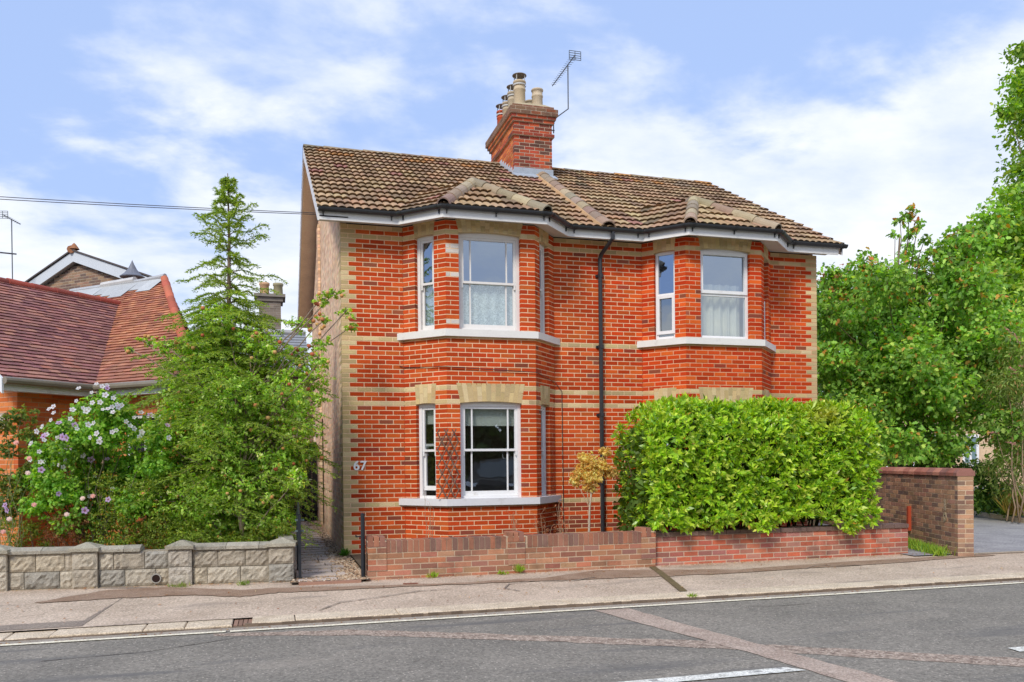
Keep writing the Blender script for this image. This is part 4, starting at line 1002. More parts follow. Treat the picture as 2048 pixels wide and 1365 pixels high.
# positions along the wall measured from its west end
def ax(x): return (x+5.4)/math.cos(math.atan2(.5, 4.6))
PX = [(-4.45, -4.13), (-3.40, -3.12), (-2.30, -2.03), (-1.11, -.81)]
mb = MB(); cop = MB()
runs = [(-5.4, -4.45), (-4.13, -3.40), (-3.12, -2.30), (-2.03, -1.11)]
for ri, (xa, xb) in enumerate(runs):
    a, b_ = ax(xa), ax(xb)
    FW.box(mb, a, b_, .03, .14, -.12, .395, (.42, .36, .27))
    for row, (z0_, z1_) in enumerate(((-.035, .165), (.172, .385))):
        x = a+.004; first = .17 if (row+ri) % 2 else .30
        while x < b_-.02:
            L_ = first if x < a+.02 else random.choice([.33, .36, .40]); e_ = min(x+L_, b_-.004)
            if b_-e_ < .08: e_ = b_-.004
            rough_block(mb, FW, x+.004, e_-.004, 0, .14, z0_, z1_, jit(random.choice(GREYB), .1)); x = e_
    FW.box(mb, a, b_, -.01, .02, -.12, -.038, (.42, .34, .24))
    ce = b_ if ri != 2 else a+(b_-a)*.60
    x = a
    while x < ce-.02:
        e_ = min(x+random.uniform(.22, .45), ce)
        if ce-e_ < .1: e_ = ce
        P = FW.P; z0_, z1_, zm = .39, .425, .462; dz = random.uniform(-.004, .004)
        c_ = jit((.44, .40, .32), .15)
        cop.hexa([P(x+.003,-.03,z0_),P(e_-.003,-.03,z0_),P(e_-.003,.19,z0_),P(x+.003,.19,z0_),P(x+.003,-.03,z1_+dz),P(e_-.003,-.03,z1_+dz),P(e_-.003,.19,z1_+dz),P(x+.003,.19,z1_+dz)], c_)
        cop.hexa([P(x+.003,-.03,z1_+dz),P(e_-.003,-.03,z1_+dz),P(e_-.003,.19,z1_+dz),P(x+.003,.19,z1_+dz),P(x+.003,.055,zm+dz),P(e_-.003,.055,zm+dz),P(e_-.003,.105,zm+dz),P(x+.003,.105,zm+dz)], c_); x = e_
mb.build('blockwork', M_stone, sw_); cop.build('coping', M_stone, sw_)
for (xa, xb) in PX:
    a, b_ = ax(xa), ax(xb); mb = MB()
    FW.box(mb, a+.01, b_-.01, -.015, .20, -.12, .40, (.42, .36, .27))
    rough_block(mb, FW, a, b_, -.055, .20, -.05, .185, jit(random.choice(GREYB), .08)); rough_block(mb, FW, a, b_, -.055, .20, .192, .405, jit(random.choice(GREYB), .08))
    pr = mb.build('pier', M_stone, sw_); mb = MB(); P = FW.P; c_ = jit((.42, .38, .29), .1)
    mb.hexa([P(a-.03,-.09,.41),P(b_+.03,-.09,.41),P(b_+.03,.24,.41),P(a-.03,.24,.41),P(a-.03,-.09,.45),P(b_+.03,-.09,.45),P(b_+.03,.24,.45),P(a-.03,.24,.45)], c_)
    m_ = (a+b_)/2; mb.hexa([P(a-.03,-.09,.45),P(b_+.03,-.09,.45),P(b_+.03,.24,.45),P(a-.03,.24,.45),P(m_-.02,.05,.51),P(m_+.02,.05,.51),P(m_+.02,.10,.51),P(m_-.02,.10,.51)], c_)
    mb.build('pier_cap', M_stone, pr)
mb = MB(); cx = ax(-2.45); K = 18
ringv = []
for k in range(K):
    t0, t1 = 2*math.pi*k/K, 2*math.pi*(k+1)/K; P = FW.P
    q = lambda r, t, d: P(cx+r*math.cos(t), d, .05+r*math.sin(t))
    mb.face([q(.048,t0,-.03), q(.048,t1,-.03), q(.060,t1,-.03), q(.060,t0,-.03)], (.34,.32,.28)); mb.face([q(.060,t0,-.03), q(.060,t1,-.03), q(.060,t1,.03), q(.060,t0,.03)], (.32,.3,.26))
    mb.face([q(.048,t0,-.03), q(.048,t1,-.03), q(.048,t1,-.02), q(.048,t0,-.02)], (.1,.06,.04)); mb.face([q(.0,t0,-.022), q(.049,t0,-.022), q(.049,t1,-.022)], (.02,.008,.005))
mb.build('drain_pipe', M_clay, sw_)
# return of the stone wall along the path
mb = MB(); FR_ = Fr((-.83, -2.05), (-.83, -.3)); rough_block(mb, FR_, 0, 1.75, 0, .13, -.05, .40, (.36, .34, .30)); FR_.box(mb, 0, 1.75, -.03, .16, .402, .45, (.40, .38, .33)); mb.build('path_return', M_stone, sw_)

# brick front walls
WB = [(.40, .175, .105), (.44, .20, .12), (.35, .155, .10), (.48, .19, .105), (.39, .21, .13), (.44, .23, .14), (.31, .15, .11)]
def lowwall(name, label, x0, x1, y, ztop, kk, cols, mort, soldier, piers_, seed):
    random.seed(seed); t = thing(name, label, 'garden wall', ((x0+x1)/2, y, 0)); F = Fr((x0, y), (x1, y)); Fbk = Fr((x1, y+.215), (x0, y+.215))
    mb = MB(); cf = lambda k, a, b_, z: jit(random.choice(cols), .18, .07)
    bricks(mb, F, 0, kk, cf, mort, z0=-.045, c=.0745, dep=.105); bricks(mb, Fbk, 0, kk, cf, mort, z0=-.045, c=.0745, dep=.105)
    F.box(mb, 0, F.L, -.004, .10, -.2, -.079, (.2, .17, .14)); FE = Fr((x1-.001, y+.001), (x1-.001, y+.214)); 
    mb.build('brickwork', M_dirty, t); mb = MB(); z = -.045+.0745*(kk+.5)
    if soldier:
        x = 0
        F.box(mb, .004, F.L-.004, .006, .21, z, z+.155, mort)
        while x < F.L-.03:
            if not any(pa-.03 < x < pb-.03 for pa, pb in piers_): F.box(mb, x+.005, min(x+.068, F.L), -.002+random.uniform(-.002, .002), .217, z+.006, z+.16+random.uniform(-.003, .003), jit(random.choice([(.32, .15, .10), (.38, .17, .105), (.27, .135, .10), (.42, .17, .10), (.23, .13, .10)]), .15))
            x += .0735
    else:
        x = 0
        while x < F.L-.03:
            e_ = min(x+.225, F.L); F.box(mb, x+.004, e_-.004, -.022, .235, z+.004, z+.06, jit((.20, .13, .11), .25)); x += .225
        F.box(mb, .004, F.L-.004, .0, .21, z, z+.052, mort)
    mb.build('coping', M_dirty, t)
    for (pa, pb) in piers_:
        mb = MB(); Fp = Fr((x0+pa, y-.012), (x0+pb, y-.012)); bricks(mb, Fp, kk+1-(3 if soldier else 0), kk+2, cf, mort, z0=-.045, c=.0745, dep=.24); zp = -.045+.0745*(kk+2.5)
        Fp.box(mb, 0, Fp.L, -.003, .24, zp, zp+.012, mort)
        for i in range(int(Fp.L/.075)): Fp.box(mb, i*.075+.004, i*.075+.07, -.004, .24, zp-.06, zp+.065, jit(random.choice(cols), .15))
        mb.build('pier', M_dirty, t)
    return t
lowwall('brick_garden_wall', 'low weathered brick wall with an upright brick coping beside the gate post', .10, 4.12, -2.50, .47, 4, WB, (.60, .46, .32), True, [(.0, .24), (1.86, 2.10), (3.80, 4.02)], 11)
lowwall('brick_garden_wall', 'low red brick wall with a flat dark coping under the clipped laurel hedge', 4.145, 8.46, -2.43, .50, 5, [(.46, .14, .09), (.52, .18, .11), (.40, .14, .10), (.34, .15, .12), (.54, .14, .08), (.42, .19, .14)], (.62, .50, .38), False, [], 12)
random.seed(21)
tw_ = thing('tall_brick_wall', 'head-high dark weathered brick wall with a pinkish rounded coping at the driveway', 'wall', (9.3, -2.6, 0))
T0, T1 = Vector((11.9, 5.6, 0)), Vector((8.93, -2.93, 0)); FT = Fr(v2(T0), v2(T1)); dn = FT.n; tdir = FT.u
TB = [(.32, .18, .12), (.40, .23, .145), (.24, .15, .11), (.46, .27, .16), (.36, .21, .14), (.20, .13, .10)]
mb = MB(); bricks(mb, FT, 0, 16, lambda k, a, b_, z: jit(random.choice(TB), .18, .06), (.62, .48, .33), z0=-.03, dep=.1)
E1_ = T1 - dn*.001; FE = Fr(v2(T1), v2(T1-dn*.235)); bricks(mb, FE, 0, 16, lambda k, a, b_, z: jit(random.choice(TB), .18, .06), (.62, .48, .33), z0=-.03, dep=.1, bl=.235)
FB_ = Fr(v2(T1-dn*.235-tdir*.1), v2(T0-dn*.235)); bricks(mb, FB_, 0, 16, lambda k, a, b_, z: jit(random.choice(TB), .18, .06), (.62, .48, .33), z0=-.03, dep=.1)
mb.build('brickwork', M_dirty, tw_)
mb = MB(); zt = -.03+CH*16.5; x = 0
prof = [(-.02, zt), (-.02, zt+.05), (.035, zt+.115), (.20, zt+.115), (.255, zt+.05), (.255, zt)]
while x < FT.L+.01:
    e_ = min(x+.235, FT.L+.012); c_ = jit(random.choice([(.42, .17, .12), (.36, .14, .10), (.48, .22, .15), (.30, .14, .11)]), .12); n_ = len(prof)
    P = FT.P; vs = [P(x+.002, d, z) for d, z in prof]+[P(e_-.002, d, z) for d, z in prof]
    mb.faces(vs, [(k, n_+k, n_+k+1, k+1) for k in range(n_-1)]+[tuple(range(n_)), tuple(reversed(range(n_, 2*n_)))], c_); x += .235
mb.build('coping', M_dirty, tw_)
mb = MB(); q = FT.L-.42; base = len(mb.v)    # rendered ring scar and rust plate
for k in range(16):
    t0, t1 = 2*math.pi*k/16, 2*math.pi*(k+1)/16; P = FT.P; f_ = lambda r, t, d: P(q+r*.8*math.cos(t), d, .52+r*math.sin(t))
    mb.hexa([f_(.035,t0,-.008),f_(.035,t1,-.008),f_(.075,t1,-.008),f_(.075,t0,-.008),f_(.035,t0,.01),f_(.035,t1,.01),f_(.075,t1,.01),f_(.075,t0,.01)], (.42,.34,.22))
FT.box(mb, q-.03, q+.035, -.004, .01, .62, .80, (.44, .35, .24)); mb.build('render_scar', M_stone, tw_)
mb = MB(); FT.box(mb, FT.L-1.75, FT.L-1.68, -.05, -.0, .2, .62, (.42, .07, .03)); mb.build('rusty_bracket', M_plain, tw_)

# gate, gate post and the dark side gate
gt = thing('garden_gate', 'narrow black iron gate standing open beside the last stone pier', 'gate', (-.74, -2.3, 0))
mb = MB(); BK = (.018, .022, .028); GL_ = (.12, .16, .17)
gx = -.735
def gp_(a): return (gx + .02*math.sin(a), -2.28+a)
for a, zt in ((0, .80), (.82, .80)): mb.box(gx-.018, gx+.018, -2.30+a, -2.26+a, -.03, zt, BK)
for a in (.14, .27, .40, .53, .66): mb.box(gx-.008, gx+.008, -2.29+a, -2.274+a, .03, .80+.12*math.sin(math.pi*a/.82), BK)
for z in (.05, .42, .72): mb.box(gx-.014, gx+.014, -2.26, -1.48, z, z+.03, BK)
mb.build('frame', M_black, gt)
mb = MB(); mb.tube([(gx, -2.28, .80), (gx, -2.1, .86), (gx, -1.87, .93), (gx, -1.65, .86), (gx, -1.46, .80)], .014, 8, BK); mb.build('top_rail', M_black, gt)
mb = MB(); mb.box(gx-.05, gx+.06, -2.26, -2.20, .58, .60, GL_); mb.build('latch', M_black, gt); mb = MB(); mb.box(gx-.05, gx+.06, -2.26, -2.20, .72, .74, GL_); mb.build('latch', M_black, gt)
pp = thing('gate_post', 'slim black metal gate post at the end of the low brick wall', 'post', (.05, -2.42, -.06))
mb = MB(); mb.tube([(.05, -2.42, -.10), (.05, -2.42, .79)], .027, 12, BK); lathe(mb, .05, -2.42, [(.03, .79), (.03, .80), (0, .812)], 12, BK); mb.build('shaft', M_black, pp)
mb = MB(); mb.box(-.04, .03, -2.43, -2.41, .50, .515, BK); mb.box(-.045, -.03, -2.43, -2.41, .50, .53, BK); mb.build('latch_keep', M_black, pp)
sg = thing('side_gate', 'tall black boarded timber gate closing the shaded side passage', 'gate', (-.6, 7.6, 0))
mb = MB()
for i in range(10):
    x = -1.30+i*.128; mb.box(x, x+.122, 7.60+random.uniform(0, .006), 7.63, .06, 1.95, (.012, .012, .012))
mb.build('boards', M_wood, sg); mb = MB()
for z in (.3, 1.0, 1.7): mb.box(-1.3, -.02, 7.57, 7.598, z, z+.09, (.014, .014, .014))
mb.build('rail', M_wood, sg); mb = MB(); mb.box(-.32, -.15, 7.545, 7.569, 1.05, 1.07, (.5, .5, .48)); mb.build('bolt', M_lead, sg)
fp = thing('passage_fence', 'dark timber fence along the bungalow side of the passage', 'fence', (-1.35, 3.5, 0))
mb = MB()
for i in range(52):
    y = .4+i*.138; mb.box(-1.33, -1.31, y, y+.132, .0, 1.62+random.uniform(-.006, .006), jit((.035, .028, .022), .2))
mb.build('boards', M_wood, fp); mb = MB()
for z in (.3, 1.3): mb.box(-1.37, -1.332, .4, 7.5, z, z+.07, (.03, .025, .02))
mb.build('rail', M_wood, fp)
# trellis
tr = thing('trellis', 'narrow brown willow trellis fixed to the bay pier between the ground floor windows', 'trellis', (1.5, -.7, .87))
mb = MB(); x0, x1, z0, z1 = 1.385, 1.70, .90, 1.96
yo = lambda x: (-.655 if x > 1.50 else -.655+(1.50-x)*.55)
st = .125
for sgn in (1, -1):
    for k in range(-6, 14):
        pts = []
        for q in range(0, 30):
            z = z0+(z1-z0)*q/29; x = x0+k*st+sgn*(z-z0)*.50
            if x0-.01 <= x <= x1+.01: pts.append((x, yo(x)+(-.008 if sgn > 0 else .004), z))
        if len(pts) > 1: mb.tube(pts, .0105, 5, jit((.20, .12, .09), .2))
mb.build('lattice', M_bark, tr)
# small metal cover and litter
dc = tag(marks('cover', M_plain, []), None) if False else None
mb = MB(); mb.hexa([(.49,-3.03,-.10),(.67,-3.03,-.10),(.67,-2.89,-.10),(.49,-2.89,-.10),(.49,-3.03,-.052),(.67,-3.03,-.052),(.67,-2.89,-.050),(.49,-2.89,-.050)], (.26,.10,.06))
for i in range(5): mb.box(.51+i*.03, .525+i*.03, -3.01, -2.91, -.051, -.047, (.20,.08,.05))
tag(mb.build('stopcock_cover', M_dirty), 'small rust brown iron cover set in the pavement by the brick wall', 'drain cover')
# overhead wires
for i, (dz, dy) in enumerate(((0, 0), (.033, .03))):
    mb = MB(); a = Vector((-.34, .6+dy, 5.47+dz)); b_ = Vector((-28, 1.9, 6.9+dz*3)); pts = []
    for q in range(41):
        t = q/40; p = a.lerp(b_, t); p.z -= .5*4*t*(1-t); pts.append(p)
    mb.tube(pts, .006, 5, (.03, .03, .035))
    tag(mb.build('telephone_wire', M_black), ['lower', 'upper'][i]+' of the two thin black wires running from the gable to the left', 'wire', 'overhead wires')
# across the road, behind the photographer: what the ground floor panes reflect
random.seed(5)
car = thing('parked_car', 'dark grey car parked opposite, seen only as a reflection in the ground floor window', 'car', (7.2, -18.2, -.15))
CG = (.035, .037, .040)
prof = [(-2.3,.35),(-2.28,.78),(-2.1,.98),(-1.25,1.06),(-.55,1.58),(.2,1.68),(1.5,1.64),(2.1,1.18),(2.28,1.05),(2.3,.38),(1.95,.28),(-1.9,.28)]
cyaw = R(-68); cc, cs = math.cos(cyaw), math.sin(cyaw)
def cpt(a, s_, z): return (7.2+a*cc-s_*cs, -18.2+a*cs+s_*cc, z-.155)
mb = MB(); n_ = len(prof); rows = [(-.93, .0), (-.88, .05), (.88, .05), (.93, .0)]
ring_ = lambda s_, ins: [cpt(a*(1-.01*(ins > 0)), s_*(.82 if z > 1.1 else 1), z+(.0)) for a, z in prof]
for k in range(3):
    A_, B_ = ring_(*rows[k]), ring_(*rows[k+1]); mb.faces(A_+B_, [(i, (i+1) % n_, n_+(i+1) % n_, n_+i) for i in range(n_)], CG)
mb.faces(ring_(*rows[0]), [tuple(range(n_))], CG); mb.faces(ring_(*rows[3]), [tuple(range(n_))], CG); mb.build('body', M_plain, car)
mb = MB(); mb.faces([cpt(2.06,-.66,1.23), cpt(2.06,.66,1.23), cpt(1.56,.66,1.6), cpt(1.56,-.66,1.6)], [(0,1,2,3)], (.10,.12,.13)); mb.build('rear_window', M_plain, car)
mb = MB(); mb.faces([cpt(-1.22,-.7,1.12), cpt(-1.22,.7,1.12), cpt(-.58,.7,1.6), cpt(-.58,-.7,1.6)], [(3,2,1,0)], (.10,.12,.13)); mb.build('windscreen', M_plain, car)
for a in (-1.45, 1.4):
    for s_ in (-.9, .9):
        mb = MB(); mb.tube([cpt(a, s_-.11, .34), cpt(a, s_+.11, .34)], .34, 20, (.02,.02,.02)); mb.tube([cpt(a, s_-.115, .34), cpt(a, s_+.115, .34)], .21, 14, (.35,.35,.36)); mb.build('wheel', M_black, car)
for s_ in (-.72, .72):
    mb = MB(); mb.faces([cpt(2.32,s_-.16,.82), cpt(2.32,s_+.16,.82), cpt(2.31,s_+.16,.98), cpt(2.31,s_-.16,.98)], [(0,1,2,3)], (.5,.04,.03)); mb.build('tail_light', M_plain, car)
    mb = MB(); mb.faces([cpt(-2.31,s_-.18,.74), cpt(-2.31,s_+.18,.74), cpt(-2.24,s_+.18,.9), cpt(-2.24,s_-.18,.9)], [(0,1,2,3)], (.7,.7,.68)); mb.build('headlight', M_white, car)
mb = MB(); mb.faces([cpt(2.32,-.26,.66), cpt(2.32,.26,.66), cpt(2.32,.26,.77), cpt(2.32,-.26,.77)], [(0,1,2,3)], (.66,.58,.2)); mb.build('number_plate', M_plain, car)

# ------------------------------------------------------------------ vegetation
rng_ = np.random.default_rng(5)
def leaves(name, C, T, Nn, l, w, cols, mat, parent, fold=.15, wl=1.0, shape='leaf'):
    """C centres, T leaf axes, Nn leaf normals (n,3); l, w arrays; cols (n,3)"""
    n = len(C); T = T/np.linalg.norm(T, axis=1, keepdims=True); S = np.cross(T, Nn); S /= np.linalg.norm(S, axis=1, keepdims=True)+1e-9; Nn = np.cross(S, T)
    l = l[:, None]; w = w[:, None]
    if shape == 'leaf':
        pts = [C-T*l*.5, C+S*w*.5-T*l*.04+Nn*w*fold, C+T*l*.5-Nn*l*.10, C-S*w*.5-T*l*.04+Nn*w*fold]; k = 4
    elif shape == 'maple':
        pts = [C-T*l*.42, C-T*l*.12+S*w*.5+Nn*w*fold*.5, C+T*l*.10+S*w*.26, C+T*l*.2+S*w*.42, C+T*l*.5-Nn*l*.12, C+T*l*.2-S*w*.42, C+T*l*.10-S*w*.26, C-T*l*.12-S*w*.5+Nn*w*fold*.5]; k = 8
    else:
        pts = [C-T*l*.5-S*w*.5, C-T*l*.5+S*w*.5, C+T*l*.5+S*w*.15, C+T*l*.5-S*w*.15]; k = 4
    if mat is M_leaf and name not in ('turning_leaves',): cols = np.clip(np.asarray(cols)*np.array([1.28, 1.22, 1.15]), 0, .8)
    V = np.stack(pts, axis=1).reshape(-1, 3).astype(np.float32)
    m = bpy.data.meshes.new(name); m.vertices.add(n*k); m.loops.add(n*k); m.polygons.add(n)
    m.vertices.foreach_set('co', V.ravel()); m.loops.foreach_set('vertex_index', np.arange(n*k, dtype=np.int32))
    m.polygons.foreach_set('loop_start', np.arange(0, n*k, k, dtype=np.int32)); m.update(calc_edges=True)
    ca = m.color_attributes.new('Col', 'FLOAT_COLOR', 'CORNER'); A = np.ones((n, 4), dtype=np.float32); A[:, :3] = cols
    ca.data.foreach_set('color', np.repeat(A, k, axis=0).ravel()); m.materials.append(mat)
    o = bpy.data.objects.new(name, m); COL.objects.link(o)
    if parent: o.parent = parent; o.matrix_parent_inverse = Matrix.Translation(-_wloc(parent))
    return o
def pick(pal, n, jitter=.18):
    cs = np.array([p[0] for p in pal]); ws = np.array([p[1] for p in pal], float); ws /= ws.sum()
    c = cs[rng_.choice(len(cs), n, p=ws)]; return np.clip(c*(1+rng_.uniform(-jitter, jitter, (n, 1)))*(1+rng_.uniform(-.06, .06, (n, 3))), 0, 1)
def unit(n): 
    v = rng_.normal(size=(n, 3)); return v/np.linalg.norm(v, axis=1, keepdims=True)
def crown(clumps, per, size, pal, droop=.3, shell=.55, twig=.24, asp=.62, up=.5, flat=.75, tone=.25):
    """leaves grouped in sprigs spread through ellipsoidal clumps. returns arrays"""
    C, T, Nn, K = [], [], [], []
    for (x, y, z, r) in clumps:
        ns = max(3, int(per*r*r)); d = unit(ns); rad = r*(shell+(1-shell)*rng_.random(ns)**.6)*(1+.22*rng_.normal(size=ns))
        s = np.array([x, y, z])+d*rad[:, None]*np.array([1, 1, flat]); k = 7
        tone_ = (1+rng_.uniform(-tone, tone, ns))*(1+rng_.uniform(-.16, .22))
        cc = np.repeat(s, k, axis=0)+unit(ns*k)*twig*min(1, .35+r)*rng_.random((ns*k, 1))**.5*np.array([1, 1, .7])
        t = np.repeat(d, k, axis=0)*.7+unit(ns*k)*.8; t[:, 2] -= droop
        nn = unit(ns*k)*.65+np.repeat(d, k, axis=0)*.45; nn[:, 2] += up
        C.append(cc); T.append(t); Nn.append(nn); K.append(np.repeat(tone_, k))
    C, T, Nn, K = np.concatenate(C), np.concatenate(T), np.concatenate(Nn), np.concatenate(K); n = len(C)
    l = size*rng_.uniform(.65, 1.25, n); w = l*asp*rng_.uniform(.8, 1.15, n); cols = np.clip(pick(pal, n)*K[:, None], 0, 1)
    return C, T, Nn, l, w, cols
def limb(mb, a, b_, r0, r1, n=7, wob_=.06, col=(.2, .15, .1), sag=0):
    a, b_ = Vector(a), Vector(b_); L = (b_-a).length; pts = []; rs = []
    for i in range(n+1):
        t = i/n; p = a.lerp(b_, t)
        if 0 < i < n: p += Vector((random.uniform(-1, 1), random.uniform(-1, 1), random.uniform(-1, 1)))*wob_*L*.35
        p.z += sag*4*t*(1-t); pts.append(p); rs.append(r0+(r1-r0)*t)
    mb.tube(pts, rs, 6, col); return pts
BIG = [(20.6,6.57,13.5,0.4),(21.39,6.66,12.97,0.9),(20.1,6.25,12.41,0.45),(20.49,6.1,11.59,0.7),(19.39,6.07,11.44,0.35),(23.16,7.79,10.8,1.4),(19.85,5.62,9.63,0.6),(19.16,5.4,8.65,0.7),(19.62,5.58,7.61,1.4),(18.45,5.4,7.49,0.8),(18.79,5.48,6.14,1.3),(17.64,5.12,6.14,0.9),(17.13,4.78,4.98,1.1),(18.68,4.97,4.52,1.4),(17.56,4.72,3.79,1.2),(20.43,6.24,6.07,1.5),(21.06,6.05,8.26,1.6),(21.12,5.68,11.49,1.6),(20.96,6.05,5.77,1.8)]
SYC = [(13.01,2.67,7.04,0.16),(13.92,4.01,7.31,0.15),(13.15,2.56,6.74,0.16),(14.02,3.75,6.91,0.15),(14.84,4.86,6.86,0.2),(13.87,3.14,6.64,0.14),(14.57,4.94,7.26,0.12),(14.38,4.0,6.38,0.22),(13.63,4.93,6.3,0.5),(12.47,2.74,5.4,0.7),(14.56,4.24,5.94,0.6),(14.76,3.55,6.54,0.4),(15.37,3.63,6.96,0.35),(14.63,3.17,5.96,0.6),(13.43,5.26,5.71,0.6),(12.7,4.52,4.78,0.8),(13.68,4.45,4.81,0.95),(14.44,4.11,4.91,0.9),(14.87,3.59,5.08,0.8),(15.68,4.13,4.32,0.95),(13.09,4.28,3.65,0.95),(13.94,3.89,3.62,1.0),(13.85,2.67,3.02,0.8),(12.39,4.31,3.51,0.8),(11.86,3.28,2.47,0.8),(13.62,4.04,2.4,0.8),(13.99,3.46,1.89,0.55),(13.71,4.51,1.54,0.6),(15.39,3.58,6.33,0.5),(15.13,3.0,6.54,0.5),(15.77,3.27,7.14,0.5),(14.73,2.68,5.5,0.7),(16.56,4.37,5.16,0.8),(16.02,4.15,4.33,0.8),(15.39,2.99,3.79,0.8),(15.28,2.51,4.32,0.9),(15.1,3.21,3.33,0.8),(15.88,3.55,2.88,0.6),(14.62,3.34,2.43,0.5),(15.2,4.62,2.95,0.8),(13.12,2.63,3.58,0.8),(13.02,3.5,3.08,0.8),(12.94,4.02,2.15,0.7),(12.75,2.7,1.75,0.6),(14.3,3.48,1.64,0.5),(12.63,4.27,1.66,0.6),(11.66,3.8,4.99,0.5),(12.96,5.44,6.11,0.4),(11.67,3.92,3.82,0.6),(11.68,3.95,2.5,0.6),(13.79,4.04,5.49,0.7),(13.34,3.2,4.12,0.8),(15.49,3.17,2.54,0.55),(14.15,2.63,1.86,0.45),(15.04,2.08,2.19,0.6),(16.81,3.4,1.63,0.5),(14.13,2.98,1.52,0.4)]
BEH = [(16.16,9.96,6.75,0.9),(16.37,9.89,5.13,1.4),(16.04,9.97,3.35,1.4),(17.24,9.65,6.25,1.2),(17.53,9.55,4.31,1.5),(16.88,9.72,2.38,1.2),(18.47,9.29,5.11,1.4),(19.71,8.93,4.61,1.3),(15.67,10.09,5.3,1.2),(15.94,9.98,1.74,1.2),(20.97,8.59,6.54,1.4),(20.49,8.71,5.25,1.3),(21.25,8.49,3.95,1.2),(20.05,8.86,7.19,0.8),(18.74,9.18,1.71,0.8),(18.02,9.43,6.24,1.0),(19.07,9.1,3.32,1.0)]
BUD = [(15.37,1.84,3.88,0.7),(14.97,1.95,3.09,0.6),(15.41,1.82,2.75,0.7),(15.23,1.86,1.84,0.6),(14.74,2.01,2.18,0.35),(15.5,1.78,1.27,0.6),(14.84,1.97,1.16,0.45),(15.16,1.87,0.7,0.4)]
LOW = [(15.62,3.3,1.02,0.5),(15.97,3.2,0.59,0.4),(15.5,3.33,0.41,0.35),(14.91,3.5,0.9,0.7),(14.45,3.64,1.28,0.6)]
APP = [(-1.74,-0.83,3.48,0.3),(-2.1,-0.51,3.17,0.25),(-2.48,-0.69,3.13,0.14),(-2.83,-0.04,3.25,0.1),(-2.95,-0.5,3.07,0.07),(-1.9,-0.53,2.88,0.35),(-2.39,-0.08,2.78,0.3),(-1.21,-0.85,3.15,0.3),(-0.93,-0.46,2.99,0.3),(-0.65,-0.73,3.47,0.16),(-0.37,-0.96,3.8,0.12),(-0.2,-0.94,3.88,0.13),(-0.03,-1.03,3.62,0.1),(-0.32,-1.14,3.49,0.1),(0.07,-0.72,3.46,0.1),(-0.39,-1.08,3.14,0.15),(-0.58,-0.55,2.98,0.25),(-0.44,-0.7,2.68,0.22),(-1.54,-1.07,2.41,0.45),(-0.94,-1.05,2.35,0.42),(-2.18,-0.52,2.24,0.4),(-2.49,-0.15,1.89,0.35),(-1.76,-0.89,1.8,0.5),(-1.09,-0.72,1.73,0.5),(-0.68,-1.04,2.0,0.3),(-0.6,-0.72,1.65,0.25),(-2.16,-0.16,1.3,0.45),(-2.56,-0.18,1.24,0.35),(-1.5,-0.96,1.16,0.45),(-0.96,-0.64,1.07,0.35),(-1.72,-0.7,0.66,0.4),(-2.37,-0.18,0.65,0.35),(-1.17,-0.83,0.58,0.3),(-1.85,-0.25,3.14,0.3),(-1.57,-0.26,2.85,0.3),(-1.37,-0.46,2.1,0.35),(-1.86,-0.32,2.1,0.35),(-1.37,-0.47,1.44,0.4),(-2.34,-0.39,1.52,0.35),(-2.63,-0.64,1.87,0.25),(-2.8,0.07,1.46,0.25),(-0.95,-0.89,1.44,0.3),(-0.76,-1.32,1.23,0.2),(-0.67,-0.98,2.36,0.2),(-0.8,-0.96,2.65,0.25),(-0.4,-1.25,2.9,0.13),(-0.37,-0.63,2.39,0.13),(-2.03,-0.88,0.96,0.4),(-1.53,-0.37,0.64,0.35),(-0.89,-0.84,0.65,0.2),(-2.58,-0.67,0.96,0.3)]
HIB = [(-3.27,-0.65,2.25,0.28),(-3.63,-0.43,1.95,0.3),(-3.1,-0.51,1.88,0.3),(-3.54,0.11,1.54,0.36),(-3.95,-0.11,1.61,0.25),(-3.03,-0.19,1.46,0.3),(-4.08,-0.4,1.33,0.22),(-3.76,-0.16,1.11,0.3),(-3.26,-0.02,1.03,0.3),(-2.8,-0.42,1.24,0.25),(-4.33,0.37,0.89,0.2),(-2.84,-0.1,1.97,0.2),(-4.34,-0.1,1.26,0.2),(-3.93,-0.53,1.19,0.25),(-3.46,-0.04,0.74,0.3),(-2.89,-0.72,0.9,0.3),(-3.72,-0.58,1.67,0.28),(-3.59,-0.02,1.25,0.3),(-3.19,-0.04,1.24,0.3),(-3.11,-0.06,2.18,0.2),(-3.75,0.22,2.27,0.15),(-3.28,-0.54,2.43,0.1),(-2.61,-0.84,1.45,0.25),(-2.55,-0.82,1.8,0.2),(-4.19,0.36,1.47,0.2),(-3.87,-0.45,1.95,0.2),(-4.15,-0.33,1.68,0.2),(-4.2,-0.44,0.92,0.2),(-3.81,-0.53,1.05,0.25),(-3.4,-0.64,1.87,0.3),(-3.17,-0.44,2.23,0.25),(-3.7,-0.47,0.7,0.3)]
LOWSH = [(-2.5,-0.79,0.69,0.3),(-2.9,-0.67,0.69,0.3),(-3.3,-0.56,0.7,0.28),(-3.1,-0.61,1.04,0.28),(-2.7,-0.73,1.11,0.3),(-2.17,-0.88,0.48,0.28),(-2.77,-0.71,0.45,0.22),(-3.24,-0.58,0.42,0.2),(-1.77,-1.0,0.37,0.25),(-1.24,-1.15,0.43,0.25),(-0.9,-1.24,0.54,0.15),(-2.37,-0.83,0.45,0.25),(-1.5,-1.07,0.37,0.22),(-3.04,-0.64,0.42,0.22),(-1.97,-0.94,0.34,0.2),(-2.57,-0.77,0.38,0.2),(-3.51,-0.5,0.39,0.15),(-4.3,-0.27,0.57,0.2),(-4.51,-0.22,0.4,0.15),(-4.11,-0.33,0.39,0.12),(-3.36,-0.54,1.25,0.2),(-4.6,-0.19,0.64,0.18)]
